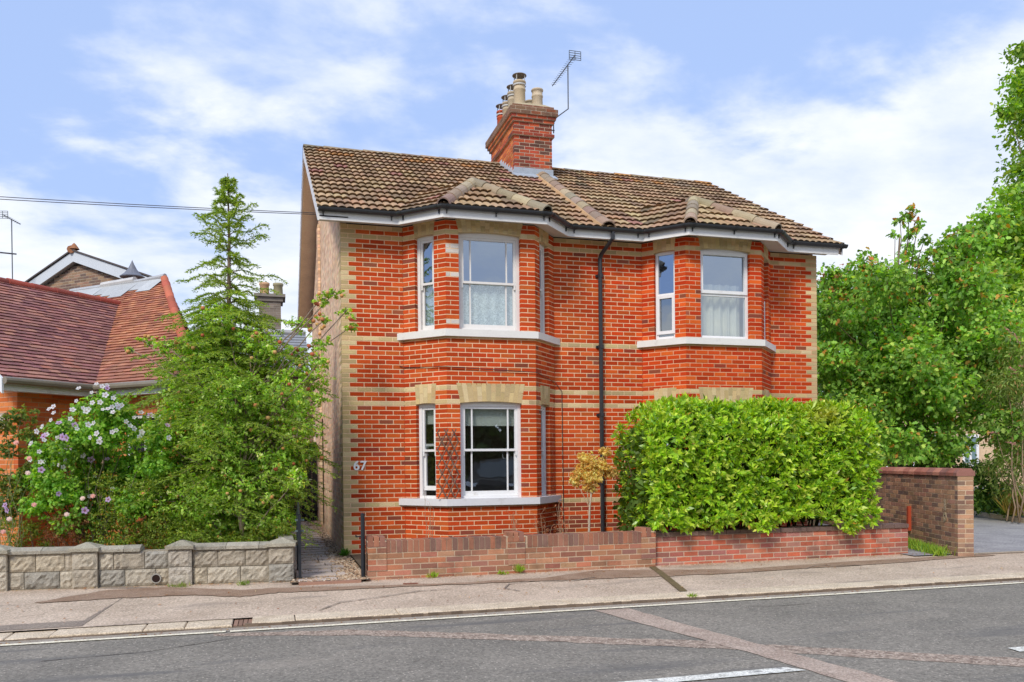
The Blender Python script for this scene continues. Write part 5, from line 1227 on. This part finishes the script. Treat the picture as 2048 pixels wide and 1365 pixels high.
DEAD = [(-3.81,-0.52,0.68,0.22),(-3.68,-0.56,0.47,0.2),(-3.95,-0.48,0.5,0.16),(-3.58,-0.58,0.71,0.14)]
ROSE = [(-4.65,-0.06,2.03,0.14),(-4.42,-0.12,2.17,0.12),(-4.32,-0.15,1.89,0.12),(-4.59,-0.08,1.68,0.12),(-4.68,-0.06,1.26,0.16),(-4.46,-0.12,1.09,0.12),(-4.7,-0.05,0.84,0.14),(-4.32,-0.16,1.4,0.1),(-4.22,-0.18,1.68,0.12),(-4.39,-0.14,1.26,0.1),(-4.63,-0.07,0.98,0.15)]
DRY = [(3.47,-1.65,1.43,0.16),(3.65,-1.7,1.35,0.14),(3.76,-1.73,1.28,0.11),(3.33,-1.61,1.28,0.13),(3.51,-1.66,1.21,0.16),(3.26,-1.59,1.14,0.09),(3.69,-1.71,1.58,0.09),(3.47,-1.65,1.06,0.1),(3.37,-1.62,1.51,0.08)]

def tree(name, label, cat, base, clumps, trunk_r, per, size, pal, shape='maple', group=None, trunk_top=None, tint=(.23, .19, .14), **kw):
    t = thing(name, label, cat, base, group); mb = MB(); b0 = Vector(base); tt = Vector(trunk_top) if trunk_top else Vector((base[0], base[1], max(c[2] for c in clumps)))
    tp = limb(mb, b0-Vector((0, 0, .3)), tt, trunk_r, trunk_r*.18, 10, .04, tint)
    mb.build('trunk', M_bark, t, smooth=True); mb = MB()
    for c in clumps:
        h = max(.12, min(.92, ((c[2]-b0.z)/(tt.z-b0.z+.01))*.8-.08)); i = min(len(tp)-1, int(h*10)); limb(mb, tp[i], c[:3], max(.012, trunk_r*.30*(1-h*.6)), .008, 6, .07, tint)
        for q in range(3):
            d = Vector(unit(1)[0])*c[3]*.8; limb(mb, c[:3], Vector(c[:3])+d, .010+.004*c[3], .004, 4, .08, tint)
    mb.build('branches', M_bark, t, smooth=True)
    C, T, Nn, l, w_, cols = crown(clumps, per, size, pal, **kw); leaves('crown', C, T, Nn, l, w_, cols, M_leaf, t, shape=shape)
    return t, tp
G1 = [((.13, .26, .035), 3), ((.18, .33, .045), 3), ((.26, .40, .06), 2), ((.10, .20, .03), 2), ((.34, .42, .08), 1)]
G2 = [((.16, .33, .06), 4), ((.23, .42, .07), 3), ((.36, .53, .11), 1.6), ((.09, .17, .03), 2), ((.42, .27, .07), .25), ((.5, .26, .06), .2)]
G3 = [((.035, .075, .018), 3), ((.05, .10, .022), 3), ((.08, .14, .03), 2)]
random.seed(31)
tree('lime_tree', 'tallest bright green tree, its crown cut by the right edge of the photo', 'tree', (21.5, 5.0, -.1), BIG, .28, 210, .17, G1, trunk_top=(21.2, 6.5, 13.5), twig=.30, shell=.4)
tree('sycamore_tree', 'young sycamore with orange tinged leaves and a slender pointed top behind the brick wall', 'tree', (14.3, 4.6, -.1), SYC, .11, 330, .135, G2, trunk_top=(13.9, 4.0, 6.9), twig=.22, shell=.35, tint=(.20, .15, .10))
# orange flush on the sycamore's upper west side
Csel = [c for c in SYC if c[2] > 4.9 and c[0] < 14.0][::2]
C, T, Nn, l, w_, cols = crown(Csel, 40, .12, [((.52, .25, .06), 2), ((.45, .30, .07), 2), ((.50, .16, .05), 1)], twig=.2, shell=.75)
leaves('turning_leaves', C, T, Nn, l, w_, cols, M_leaf, bpy.data.objects['sycamore_tree'], shape='maple')
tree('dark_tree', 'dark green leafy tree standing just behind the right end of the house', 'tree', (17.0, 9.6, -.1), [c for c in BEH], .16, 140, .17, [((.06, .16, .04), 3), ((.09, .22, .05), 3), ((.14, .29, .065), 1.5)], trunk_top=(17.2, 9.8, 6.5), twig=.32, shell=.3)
bu = thing('buddleia_bush', 'loose shrub with narrow leaves and pale pink flower spikes above the driveway kerb', 'bush', (15.0, 1.6, 0))
C, T, Nn, l, w_, cols = crown(BUD, 420, .11, [((.16, .24, .06), 3), ((.22, .30, .08), 2), ((.10, .16, .04), 2), ((.34, .22, .10), .5)], twig=.25, asp=.28, droop=.5, shell=.3)
leaves('foliage', C, T, Nn, l, w_, cols, M_leaf, bu)
mb = MB()
for c in BUD: 
    limb(mb, (15.0+random.uniform(-.3, .3), 1.6+random.uniform(-.3, .3), 0), c[:3], .02, .008, 6, .08, (.28, .2, .13))
mb.build('stems', M_bark, bu, smooth=True)
for i in range(16):
    c = random.choice(BUD[:6]); p = Vector(c[:3])+Vector((random.uniform(-1, .6), random.uniform(-1, -.2), random.uniform(-.6, 1)))*c[3]
    d = Vector((random.uniform(-.6, .3), random.uniform(-.3, .3), random.uniform(-.2, .6))).normalized()*random.uniform(.12, .25)
    n = 46; tt = rng_.random((n, 1)); Cc = np.array(p)+np.array(d)*tt+unit(n)*.028*(1.1-tt)
    leaves('flower_spike', Cc, unit(n), unit(n), np.full(n, .028), np.full(n, .026), pick([((.62, .36, .32), 3), ((.50, .28, .18), 2), ((.70, .50, .48), 1)], n), M_petal, bu)
un = thing('ivy_bank', 'dark ivy and undergrowth below the trees beside the driveway kerb', 'undergrowth', (13, 2.0, 0))
C, T, Nn, l, w_, cols = crown(LOW+[(15.9, 2.6, .25, .45), (16.6, 3.6, .3, .6), (17.4, 4.8, .3, .7), (15.2, 1.0, .2, .3)], 420, .11, [((.05, .12, .025), 3), ((.09, .18, .03), 2), ((.14, .22, .04), 1)], twig=.2, shell=.2)
leaves('foliage', C, T, Nn, l, w_, cols, M_leaf, un, shape='maple')
n = 420; ba = rng_.uniform(-.25, .25, (n, 3))*np.array([1, 1, .1])+np.array([15.35, 1.9, .18]); t = unit(n)*.7; t[:, 2] = np.abs(t[:, 2])+.7
us = thing('strap_grass', 'tuft of yellowing strap leaves at the foot of the driveway bushes', 'grass tuft', (15.35, 1.9, .05))
leaves('blades', ba+t*.2, t, unit(n), rng_.uniform(.35, .6, n), np.full(n, .022), pick([((.38, .30, .08), 2), ((.22, .26, .05), 2)], n), M_leaf, us, shape='blade')

# laurel hedge ------------------------------------------------------------
lh = thing('laurel_hedge', 'big clipped bright green laurel hedge hanging over the low red brick wall', 'hedge', (6, -1.7, .4))
def hedge_pts(n):
    out_, nr = [], []
    while len(out_) < n:
        u, v_ = random.random(), random.random()
        q = random.random()
        if q < .62:      # street face
            x = 4.12+3.70*u; z = .42+1.9*v_; top = 2.27+.05*math.sin(x*3.1)-.10*math.exp(-((x-6.72)/.28)**2)
            if x < 4.85: top -= .50*((4.85-x)/.82)**2
            if x > 7.65: top -= .45*((x-7.65)/.28)**2
            bot = .46+.04*math.sin(x*5)+.10*math.exp(-((x-6.7)/.3)**2)-.12*math.exp(-((x-7.3)/.3)**2)
            z = bot+(top-bot)*v_
            e = min(1, (top-z)/.38); y = -2.50+.42*(1-e)**2+.05*math.sin(x*4+z*3)+.04*math.sin(x*9-z*7)
            y += .25*max(0, (4.25-x)/.25)**2+(.14*math.exp(-((x-6.75)/.16)**2))
            nv = (-.25*(x < 4.3)-.0, -1, .9*(1-e)-.15*(v_ < .12))
            if z < .7: y -= .05
        elif q < .88:    # top
            x = 4.3+3.42*u; y = -2.3+1.25*v_; top = 2.27+.05*math.sin(x*3.1)-.10*math.exp(-((x-6.72)/.28)**2)
            if x < 4.85: top -= .50*((4.85-x)/.82)**2
            if x > 7.8: top -= .4
            z = top-.05*abs(y+1.7); nv = (0, -.2, 1)
        elif q < .95: x = 4.15+.1*random.random(); y = -2.3+1.2*u; z = .45+1.5*v_; nv = (-1, -.1, .1)
        else: x = 7.74+.06*random.random(); y = -2.3+1.2*u; z = .6+1.4*v_; nv = (1, -.1, .1)
        out_.append((x, y, z)); nr.append(nv)
    return np.array(out_), np.array(nr, float)
pts, nr = hedge_pts(3500); k = 9; ns = len(pts)
out_d = nr/np.linalg.norm(nr, axis=1, keepdims=True)
dep_ = rng_.random(ns)**2*.20; pts = pts-out_d*dep_[:, None]+unit(ns)*.03
ax_ = out_d*.8+unit(ns)*.55; ax_[:, 2] += .35; ax_ /= np.linalg.norm(ax_, axis=1, keepdims=True)
C = np.repeat(pts, k, axis=0); A_ = np.repeat(ax_, k, axis=0); rad = unit(ns*k); rad -= A_*np.sum(rad*A_, axis=1, keepdims=True); rad /= np.linalg.norm(rad, axis=1, keepdims=True)
hh = np.tile(np.linspace(0, 1, k), ns)[:, None]; t = A_*(.25+.9*hh)+rad*(1.0-.55*hh); t[:, 2] -= .08; t /= np.linalg.norm(t, axis=1, keepdims=True)
l = rng_.uniform(.055, .125, ns*k); C = C+A_*hh*.07+t*(l*.5)[:, None]; nn = A_*1.0-rad*.5*(1-hh)+unit(ns*k)*.25
pal = [((.33, .55, .03), 4), ((.45, .64, .045), 3), ((.19, .38, .03), 3), ((.62, .72, .12), 1.6), ((.55, .33, .06), .05)]
cols = pick(pal, ns*k); tn = np.repeat(1+rng_.uniform(-.2, .2, ns), k)[:, None]
yl = np.clip(1-np.hypot((C[:, 0]-7.05)/.38, (C[:, 2]-2.12)/.28), 0, 1)[:, None]
cols = np.clip(cols*tn*(1-yl)+yl*np.array([.50, .52, .09])*tn, 0, 1)
leaves('foliage', C, t, nn, l, l*.42, cols, M_gloss, lh, fold=.12)
mb = MB()   # twiggy core
for i in range(46):
    x = random.uniform(4.2, 7.9); limb(mb, (x, -1.75, .05), (x+random.uniform(-.4, .4), -1.75+random.uniform(-.5, .4), random.uniform(1.2, 2.1)), .018, .006, 5, .08, (.12, .09, .06))
mb.build('stems', M_bark, lh, smooth=True)
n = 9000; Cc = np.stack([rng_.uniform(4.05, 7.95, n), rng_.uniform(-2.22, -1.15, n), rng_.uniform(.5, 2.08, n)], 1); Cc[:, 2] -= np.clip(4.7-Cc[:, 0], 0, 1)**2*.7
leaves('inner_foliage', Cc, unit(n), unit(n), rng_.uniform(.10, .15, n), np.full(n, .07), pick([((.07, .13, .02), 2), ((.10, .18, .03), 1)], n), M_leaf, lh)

# conifer --------------------------------------------------------------------
random.seed(77)
cf_ = thing('conifer_tree', 'slim pointed conifer with drooping green sprays rising from the mixed shrubs', 'tree', (-1.64, -.3, 0))
mb = MB(); cx, cy = -1.64, -.30; topz = 5.72
mb.tube([(cx, cy, -.1), (cx+.03, cy, 1.5), (cx-.02, cy+.02, 3.2), (cx+.01, cy, 4.7), (cx, cy, topz)], [.075, .06, .04, .02, .006], 8, (.20, .15, .11)); mb.build('trunk', M_bark, cf_, smooth=True)
br = MB(); SC, ST, SL = [], [], []
z = .35; ga_ = 0
while z < topz-.05:
    h = (topz-z); Rm = min(1.3, .05+.45*h**.88) if h > .35 else .05+.3*h
    nb = 6 if h > 2.0 else 4
    for q in range(nb):
        ga_ += 2.399; L_ = Rm*random.uniform(.45, 1.2); dx, dy = math.cos(ga_), math.sin(ga_); n = 9; pts_ = []
        rise = .25 if h > 1.2 else .45
        for i in range(n+1):
            t = i/n; zz_ = z+L_*(rise*t-.38*t*t*(1 if h > 1.2 else .3))+(.03*math.sin(t*9+ga_)); pts_.append(Vector((cx+dx*L_*t, cy+dy*L_*t, zz_)))
        br.tube(pts_, [.011*(1-i/n*.85)*(.5+.5*min(1, h/3)) for i in range(n+1)], 4, (.20, .15, .10))
        for i in range(2, n+1):
            p = pts_[i]; t = i/n; wl = (L_*.36*(1-t*.75)+.06)*(1 if h > 1.8 else .55)
            for sgn in (-1, 1):
                dirv = Vector((dx, dy, 0))*.75+Vector((-dy, dx, 0))*sgn*.8+Vector((0, 0, -.18+random.uniform(-.15, .2))); dirv.normalize(); wl_ = wl*random.uniform(.6, 1.15)
                m_ = max(2, int(wl_/.028))
                for s_ in range(m_):
                    SC.append(p+dirv*wl_*(s_+.5)/m_+Vector((0, 0, -.05*((s_+.5)/m_)**2))); ST.append(dirv); SL.append(1)
            d_ = (pts_[i]-pts_[i-1]).normalized()
            for s_ in range(4): SC.append(pts_[i-1].lerp(p, s_/4)); ST.append(d_); SL.append(1)
    z += random.uniform(.055, .085) if h > 1.9 else random.uniform(.08, .14)
br.build('branches', M_bark, cf_)
SC = np.array([tuple(p) for p in SC]); ST = np.array([tuple(p) for p in ST]); n0 = len(SC); k = 4
C = np.repeat(SC, k, axis=0); D = np.repeat(ST, k, axis=0); r_ = unit(n0*k); r_[:, 2] *= .5; t = D*.75+r_*.75; t /= np.linalg.norm(t, axis=1, keepdims=True)
l = rng_.uniform(.030, .056, n0*k); C = C+t*(l*.5)[:, None]+unit(n0*k)*.004
leaves('needles', C, t, unit(n0*k)+np.array([0, 0, .8]), l, np.full(n0*k, .0125), pick([((.18, .28, .05), 3), ((.25, .37, .06), 3), ((.34, .45, .09), 2), ((.10, .19, .04), 2)], n0*k), M_leaf, cf_, shape='blade')
print('needles', n0*k)

# crab apple --------------------------------------------------------------
random.seed(13)
ap, tp = tree('crab_apple_tree', 'sprawling crab apple tree with small rosy fruit growing through the conifer', 'tree', (-1.52, -.95, 0), [(x, y, z, r*1.1) for x, y, z, r in APP], .045, 1000, .058, [((.25, .44, .06), 3), ((.34, .53, .09), 3), ((.14, .28, .04), 2.5), ((.46, .58, .22), 1.2), ((.50, .40, .07), .25)],
     shape='leaf', trunk_top=(-1.35, -.9, 3.0), twig=.085, shell=.35, asp=.55, tint=(.26, .20, .15))
mb0 = None; prof = []
APC = [(.50, .20, .08), (.58, .28, .10), (.45, .12, .06), (.60, .36, .14)]
ames = []
for c_ in APC:
    mb = MB(); lathe(mb, 0, 0, [(.0, -.020), (.012, -.021), (.022, -.010), (.0245, .002), (.019, .017), (.009, .021), (.0, .018)], 10, c_)
    m = mb.build('apple', M_plain, ap, smooth=True); ames.append(m)
cands = [(640, 595), (655, 600)]
for i in range(86):
    o = ames[i % 4] if i < 4 else ames[i % 4].copy()
    if i >= 4: COL.objects.link(o)
    c = random.choice(APP[:7]) if i % 7 == 0 else random.choice(APP[7:]); d = Vector((random.uniform(-1, 1), random.uniform(-1.1, -.2), random.uniform(-1, .8))); d.normalize()
    o.location = Vector(c[:3])+d*c[3]*random.uniform(.95, 1.3); s_ = random.uniform(.9, 1.35); o.scale = (s_, s_, s_)
for (x, y, z) in [(-.42, -.6, 3.62), (-.38, -.62, 3.58), (-.45, -.6, 3.55), (-.36, -.58, 3.66), (-.40, -.62, 3.50), (-.33, -.6, 3.45), (-.30, -.6, 3.48)]:
    o = random.choice(ames).copy(); COL.objects.link(o); o.location = (x, y, z); o.scale = (1.2, 1.2, 1.2)

# hibiscus with white and mauve flowers -------------------------------------
random.seed(17)
hb = thing('hibiscus_shrub', 'rounded hibiscus shrub covered in white and mauve flowers against the bungalow wall', 'shrub', (-3.45, -.6, 0))
C, T, Nn, l, w_, cols = crown(HIB, 1900, .055, [((.12, .27, .04), 3), ((.19, .36, .05), 3), ((.30, .46, .08), 1.5)], twig=.10, shell=.3, asp=.7)
leaves('foliage', C, T, Nn, l, w_, cols, M_leaf, hb, shape='maple')
mb = MB()
for c in HIB: limb(mb, (-3.45+random.uniform(-.2, .2), -.5, 0), c[:3], .010, .004, 6, .08, (.13, .12, .07))
mb.build('stems', M_bark, hb, smooth=True)
def flower(cols_, r):
    mb = MB(); 
    for k in range(5):
        a = 2*math.pi*k/5; c_, s_ = math.cos(a), math.sin(a); f_ = lambda x, y, z: (c_*x-s_*y, s_*x+c_*y, z)
        mb.face([f_(.15*r, 0, 0), f_(.6*r, -.42*r, .12*r), f_(1.05*r, -.28*r, .22*r), f_(1.1*r, .22*r, .20*r), f_(.6*r, .46*r, .14*r)], cols_[0])
        mb.face([f_(0, 0, .03*r), f_(.34*r, -.14*r, .08*r), f_(.34*r, .14*r, .08*r)], cols_[1])
    lathe(mb, 0, 0, [(.05*r, 0), (.07*r, .35*r), (0, .45*r)], 6, cols_[2])
    return mb
fl = [flower([(.78, .74, .80), (.66, .50, .58), (.75, .70, .45)], .036).build('flower', M_petal, hb), flower([(.60, .40, .66), (.34, .05, .20), (.75, .70, .55)], .042).build('flower', M_petal, hb), flower([(.76, .74, .78), (.74, .6, .66), (.75, .70, .45)], .030).build('flower', M_petal, hb)]
cam_dir = (CAM-Vector((-3.4, -.6, 1.5))).normalized()
for i in range(97):
    up_ = random.random() < .64
    kk = random.choice([0, 0, 2]) if up_ else random.choice([1, 1, 0])
    o = fl[kk] if i in (0,) and kk == 0 else fl[kk].copy()
    if o.name not in COL.objects: COL.objects.link(o)
    c = random.choice(HIB[:5]) if up_ else random.choice(HIB[3:]); d = Vector((random.uniform(-1, 1), random.uniform(-1, -.3), random.uniform(-.4, 1))).normalized()
    o.location = Vector(c[:3])+d*c[3]*random.uniform(1.15, 1.4)+Vector((-.02, -.26, .02)); dd = (d+Vector((0, -.6, .25))+Vector((random.uniform(-.4, .4), 0, random.uniform(-.4, .4)))).normalized()
    o.rotation_euler = dd.to_track_quat('Z', 'Y').to_euler(); s_ = random.uniform(.78, 1.15); o.scale = (s_, s_, s_)
for q, f_ in enumerate(fl):
    if f_.location.length < .1: f_.location = Vector(HIB[q][:3])+Vector((0, -.3, .05)); f_.rotation_euler = (R(80), 0, 0)

# low mixed shrub, dead shrub, rose
ls = thing('low_shrub', 'low yellow-green leafy shrub spilling along the top of the stone wall', 'shrub', (-2.6, -1.5, 0))
C, T, Nn, l, w_, cols = crown(LOWSH, 2300, .040, [((.18, .27, .04), 3), ((.27, .35, .06), 3), ((.10, .18, .03), 3), ((.42, .22, .06), .3)], twig=.08, shell=.3, asp=.42)
leaves('foliage', C, T, Nn, l, w_, cols, M_leaf, ls)
mb = MB()
for c in LOWSH: limb(mb, (c[0]+.05, c[1]+.1, 0), c[:3], .012, .005, 5, .06, (.2, .15, .1))
mb.build('stems', M_bark, ls, smooth=True)
ds_ = thing('dead_shrub', 'dead rust brown shrub of dry twigs behind the stone wall', 'shrub', (-3.45, -1.5, 0))
C, T, Nn, l, w_, cols = crown(DEAD, 3000, .040, [((.26, .12, .06), 3), ((.34, .17, .08), 2), ((.18, .09, .05), 2)], twig=.08, shell=.2, asp=.22, droop=.2)
leaves('foliage', C, T, Nn, l, w_, cols, M_leaf, ds_)
mb = MB()
for c in DEAD*5: limb(mb, (c[0]+random.uniform(-.1, .1), c[1]+.1, 0), Vector(c[:3])+Vector(unit(1)[0])*c[3]*.8, .006, .002, 5, .08, (.28, .16, .1))
mb.build('stems', M_bark, ds_, smooth=True)
rs_ = thing('rose_bush', 'loose rose bush with a few pink blooms in front of the bungalow corner', 'rose', (-4.4, -1.1, 0))
C, T, Nn, l, w_, cols = crown([(x, y, z, r*1.5) for x, y, z, r in ROSE], 1700, .05, [((.10, .17, .04), 3), ((.17, .24, .05), 2), ((.30, .30, .06), 1)], twig=.07, shell=.3, asp=.65)
leaves('foliage', C, T, Nn, l, w_, cols, M_leaf, rs_)
mb = MB()
for c in ROSE: limb(mb, (-4.4+random.uniform(-.15, .15), -1.0, 0), c[:3], .005, .003, 6, .10, (.16, .17, .07))
mb.build('stems', M_bark, rs_, smooth=True)
def bloom(col):
    mb = MB(); 
    for rr, zz_, kk in ((.036, .0, 6), (.026, .012, 5), (.014, .02, 4)):
        for k in range(kk):
            a = 2*math.pi*k/kk+rr*50; c_, s_ = math.cos(a), math.sin(a); f_ = lambda x, y, z: (c_*x-s_*y, s_*x+c_*y, z)
            mb.face([f_(0, 0, zz_), f_(rr*.6, -rr*.5, zz_+.004), f_(rr, 0, zz_+.012), f_(rr*.6, rr*.5, zz_+.004)], jit(col, .1))
    return mb
bl_ = [bloom((.78, .50, .42)).build('bloom', M_petal, rs_), bloom((.80, .66, .58)).build('bloom', M_petal, rs_)]
for i, (x, y, z) in enumerate([(-4.08, -1.15, 1.55), (-4.10, -1.15, 1.36), (-4.02, -1.2, .95), (-4.28, -1.3, .78), (-4.2, -1.25, 1.75), (-3.45, -1.2, 1.02), (-3.32, -1.25, 1.05), (-3.62, -1.3, .82), (-4.35, -1.3, .62)]):
    o = bl_[i] if i < 2 else bl_[i % 2].copy()
    if i >= 2: COL.objects.link(o)
    o.location = (x, y, z); o.rotation_euler = (R(60), R(random.uniform(-30, 30)), 0)

# dried small tree in the front garden
random.seed(19)
dt = thing('dried_tree', 'small leaning tree with withered golden leaves in front of the black downpipe', 'tree', (3.42, -1.66, 0))
mb = MB(); tp_ = limb(mb, (3.42, -1.66, -.05), (3.50, -1.66, 1.28), .021, .011, 8, .03, (.50, .40, .30))
for c in DRY: limb(mb, tp_[random.choice([5, 6, 7, 8])], c[:3], .008, .003, 5, .08, (.46, .34, .22))
mb.build('trunk', M_bark, dt, smooth=True)
C, T, Nn, l, w_, cols = crown(DRY, 7000, .05, [((.62, .46, .14), 3), ((.72, .56, .20), 3), ((.48, .33, .10), 2), ((.42, .42, .10), .6)], twig=.06, shell=.3, asp=.34, droop=.4)
leaves('foliage', C, T, Nn, l, w_, cols, M_leaf, dt)
def spindly(name, label, x, y, h, n, lf, pal, seed, spread=.12):
    random.seed(seed); t = thing(name, label, 'plant', (x, y, 0)); mb = MB(); Cs = []; mb.box(x-.06, x+.06, y-.02, y+.02, -.03, .04, (.2, .14, .1))
    for i in range(n):
        p = limb(mb, (x+random.uniform(-.03, .03), y, 0), (x+random.uniform(-spread, spread), y+random.uniform(-.06, .06), h*random.uniform(.7, 1)), .005, .002, 6, .05, (.42, .28, .17))
        for q in p[3:]:
            e = Vector(q)+Vector((random.uniform(-.08, .08), random.uniform(-.03, .03), random.uniform(0, .1))); limb(mb, q, e, .002, .0012, 3, .05, (.42, .28, .17)); Cs += [tuple(e)]
    mb.build('stems', M_bark, t); C = np.repeat(np.array(Cs), lf, axis=0)+unit(len(Cs)*lf)*.025; m = len(C)
    if lf: leaves('foliage', C, unit(m), unit(m), rng_.uniform(.02, .035, m), np.full(m, .012), pick(pal, m), M_leaf, t)
PK = [((.52, .26, .14), 2), ((.40, .2, .1), 1)]
spindly('dry_stems', 'tall bare twiggy stems below the open sash window', 1.08, -1.4, 1.1, 4, 1, PK, 41)
spindly('dry_stems', 'rust coloured dry plant below the middle of the bay', 2.45, -1.3, .85, 4, 4, PK, 42)
spindly('dry_stems', 'orange dry plant just left of the withered tree', 3.12, -1.5, .82, 5, 5, PK, 43, .16)
spindly('dry_stems', 'faded seed stems beside the brick pier of the low wall', 2.85, -1.4, .7, 5, 4, PK, 44, .16)
def tuft(label, x, y, z, r, h, n, pal, seed, cat='weed', shape='leaf', name='weed', w_=.02):
    t = thing(name, label, cat, (x, y, z)); b_ = rng_.normal(size=(n, 3))*np.array([r*.5, r*.3, 0])+np.array([x, y, z]); d = unit(n)*.8; d[:, 2] = np.abs(d[:, 2])+.5
    leaves('foliage', b_+d*h*.4, d, unit(n), rng_.uniform(.5, 1, n)*h, np.full(n, w_), pick(pal, n), M_leaf, t, shape=shape)
WG = [((.22, .36, .04), 2), ((.30, .42, .07), 1)]
tuft('bright weed at the wall base, near the gate post end of the low brick wall', .93, -2.56, -.05, .04, .11, 26, WG, 1)
tuft('sprawling weed left of the pair at the middle of the brick wall base', 1.87, -2.56, -.05, .07, .08, 26, WG, 2)
tuft('upright weed right of the pair at the middle of the brick wall base', 2.1, -2.56, -.03, .05, .14, 30, WG, 3)
tuft('dusty green weed at the foot of the third stone pier', -2.15, -2.30, -.05, .12, .08, 70, [((.20, .27, .08), 2), ((.3, .32, .14), 1)], 4, w_=.012)
tuft('small green weed by the last stretch of stone wall', -1.42, -2.42, -.05, .07, .09, 40, [((.16, .27, .05), 2)], 5, w_=.012)
tuft('little weed growing at the kerb end of the drain channel', 3.56, -4.62, -.13, .04, .08, 30, WG, 6, w_=.012)
tuft('little fern at the corner of the house behind the gate post', .0, -.06, .0, .04, .16, 60, [((.07, .2, .03), 2)], 7, w_=.02)
t = thing('grass_strip', 'strip of short green grass and weeds along the foot of the tall brick wall', 'grass', (9.0, -2.2, 0)); n = 2400
u_ = rng_.random((n, 1)); b_ = np.array([8.86, -2.85, -.03])*(1-u_)+np.array([10.0, .4, -.0])*u_+rng_.normal(size=(n, 3))*np.array([.07, .05, 0])+np.array([-.14, .0, 0]); d = unit(n)*.6; d[:, 2] = np.abs(d[:, 2])+.7
leaves('grass_blades', b_+d*.05, d, unit(n), rng_.uniform(.07, .17, n), np.full(n, .016), pick(WG+[((.14, .26, .04), 2)], n), M_leaf, t, shape='blade'); t['kind'] = 'stuff'
# a twig over the east roof slope
tw2 = thing('far_treetop', 'few dark leafy twigs poking up behind the right slope of the house roof', 'tree', (10.3, 7, 0)); mb = MB(); limb(mb, (10.3, 7, 0), (10.26, 7, 6.0), .06, .03, 6, .02); limb(mb, (10.26, 7, 6.0), (10.2, 7, 7.05), .03, .006, 6, .05); mb.build('trunk', M_bark, tw2)
C, T, Nn, l, w_, cols = crown([(10.2, 7, 6.95, .14), (10.05, 7, 7.0, .08), (10.25, 7, 6.6, .25), (10.2, 7, 6.1, .4)], 300, .09, G3, twig=.08); leaves('crown', C, T, Nn, l, w_, cols, M_leaf, tw2)


ho = thing('roadside_hedge', 'tall hedge on the far side of the road that darkens the window reflections', 'hedge', (8, -25, 0))
HO = [(x+random.uniform(-.8, .8), -25+random.uniform(-1, 1), z+random.uniform(-.4, .4), 1.5) for x in range(-16, 44, 2) for z in (.9, 2.4, 3.8, 5.0)]
C, T, Nn, l, w_, cols = crown(HO, 60, .45, G3, twig=.5, shell=.2); leaves('foliage', C, T, Nn, l, w_, cols, M_leaf, ho)
print('objects', len(bpy.data.objects))

n = 620; xs_ = rng_.uniform(-1, 1, n); b_ = np.zeros((n, 3)); q = rng_.random(n)
b_[:, 0] = rng_.uniform(-4.2, 9.0, n); b_[:, 1] = np.where(q < .55, -2.54-np.abs(rng_.normal(size=n))*.05, np.where(q < .8, rng_.uniform(-4.2, -2.7, n), -4.70-np.abs(rng_.normal(size=n))*.05))
b_[:, 1] = np.where((b_[:, 0] < -.8) & (q < .55), -2.0+(b_[:, 0]+4.2)*-.105-np.abs(rng_.normal(size=n))*.05, b_[:, 1])
b_[:, 2] = np.where(b_[:, 1] < -4.64, -.148, np.array([pave_z(x, y) for x, y in b_[:, :2]])+.016)
t = unit(n); t[:, 2] *= .15; nn = unit(n)*.3; nn[:, 2] += 1
o = leaves('fallen_leaves', b_, t, nn, rng_.uniform(.015, .05, n), rng_.uniform(.012, .03, n), pick([((.40, .22, .10), 3), ((.52, .36, .18), 2), ((.28, .15, .08), 2), ((.6, .5, .3), 1)], n), M_petal, None)
tag(o, 'small dry brown leaves and grit scattered along the wall foot and the kerb', None, None, 'stuff')
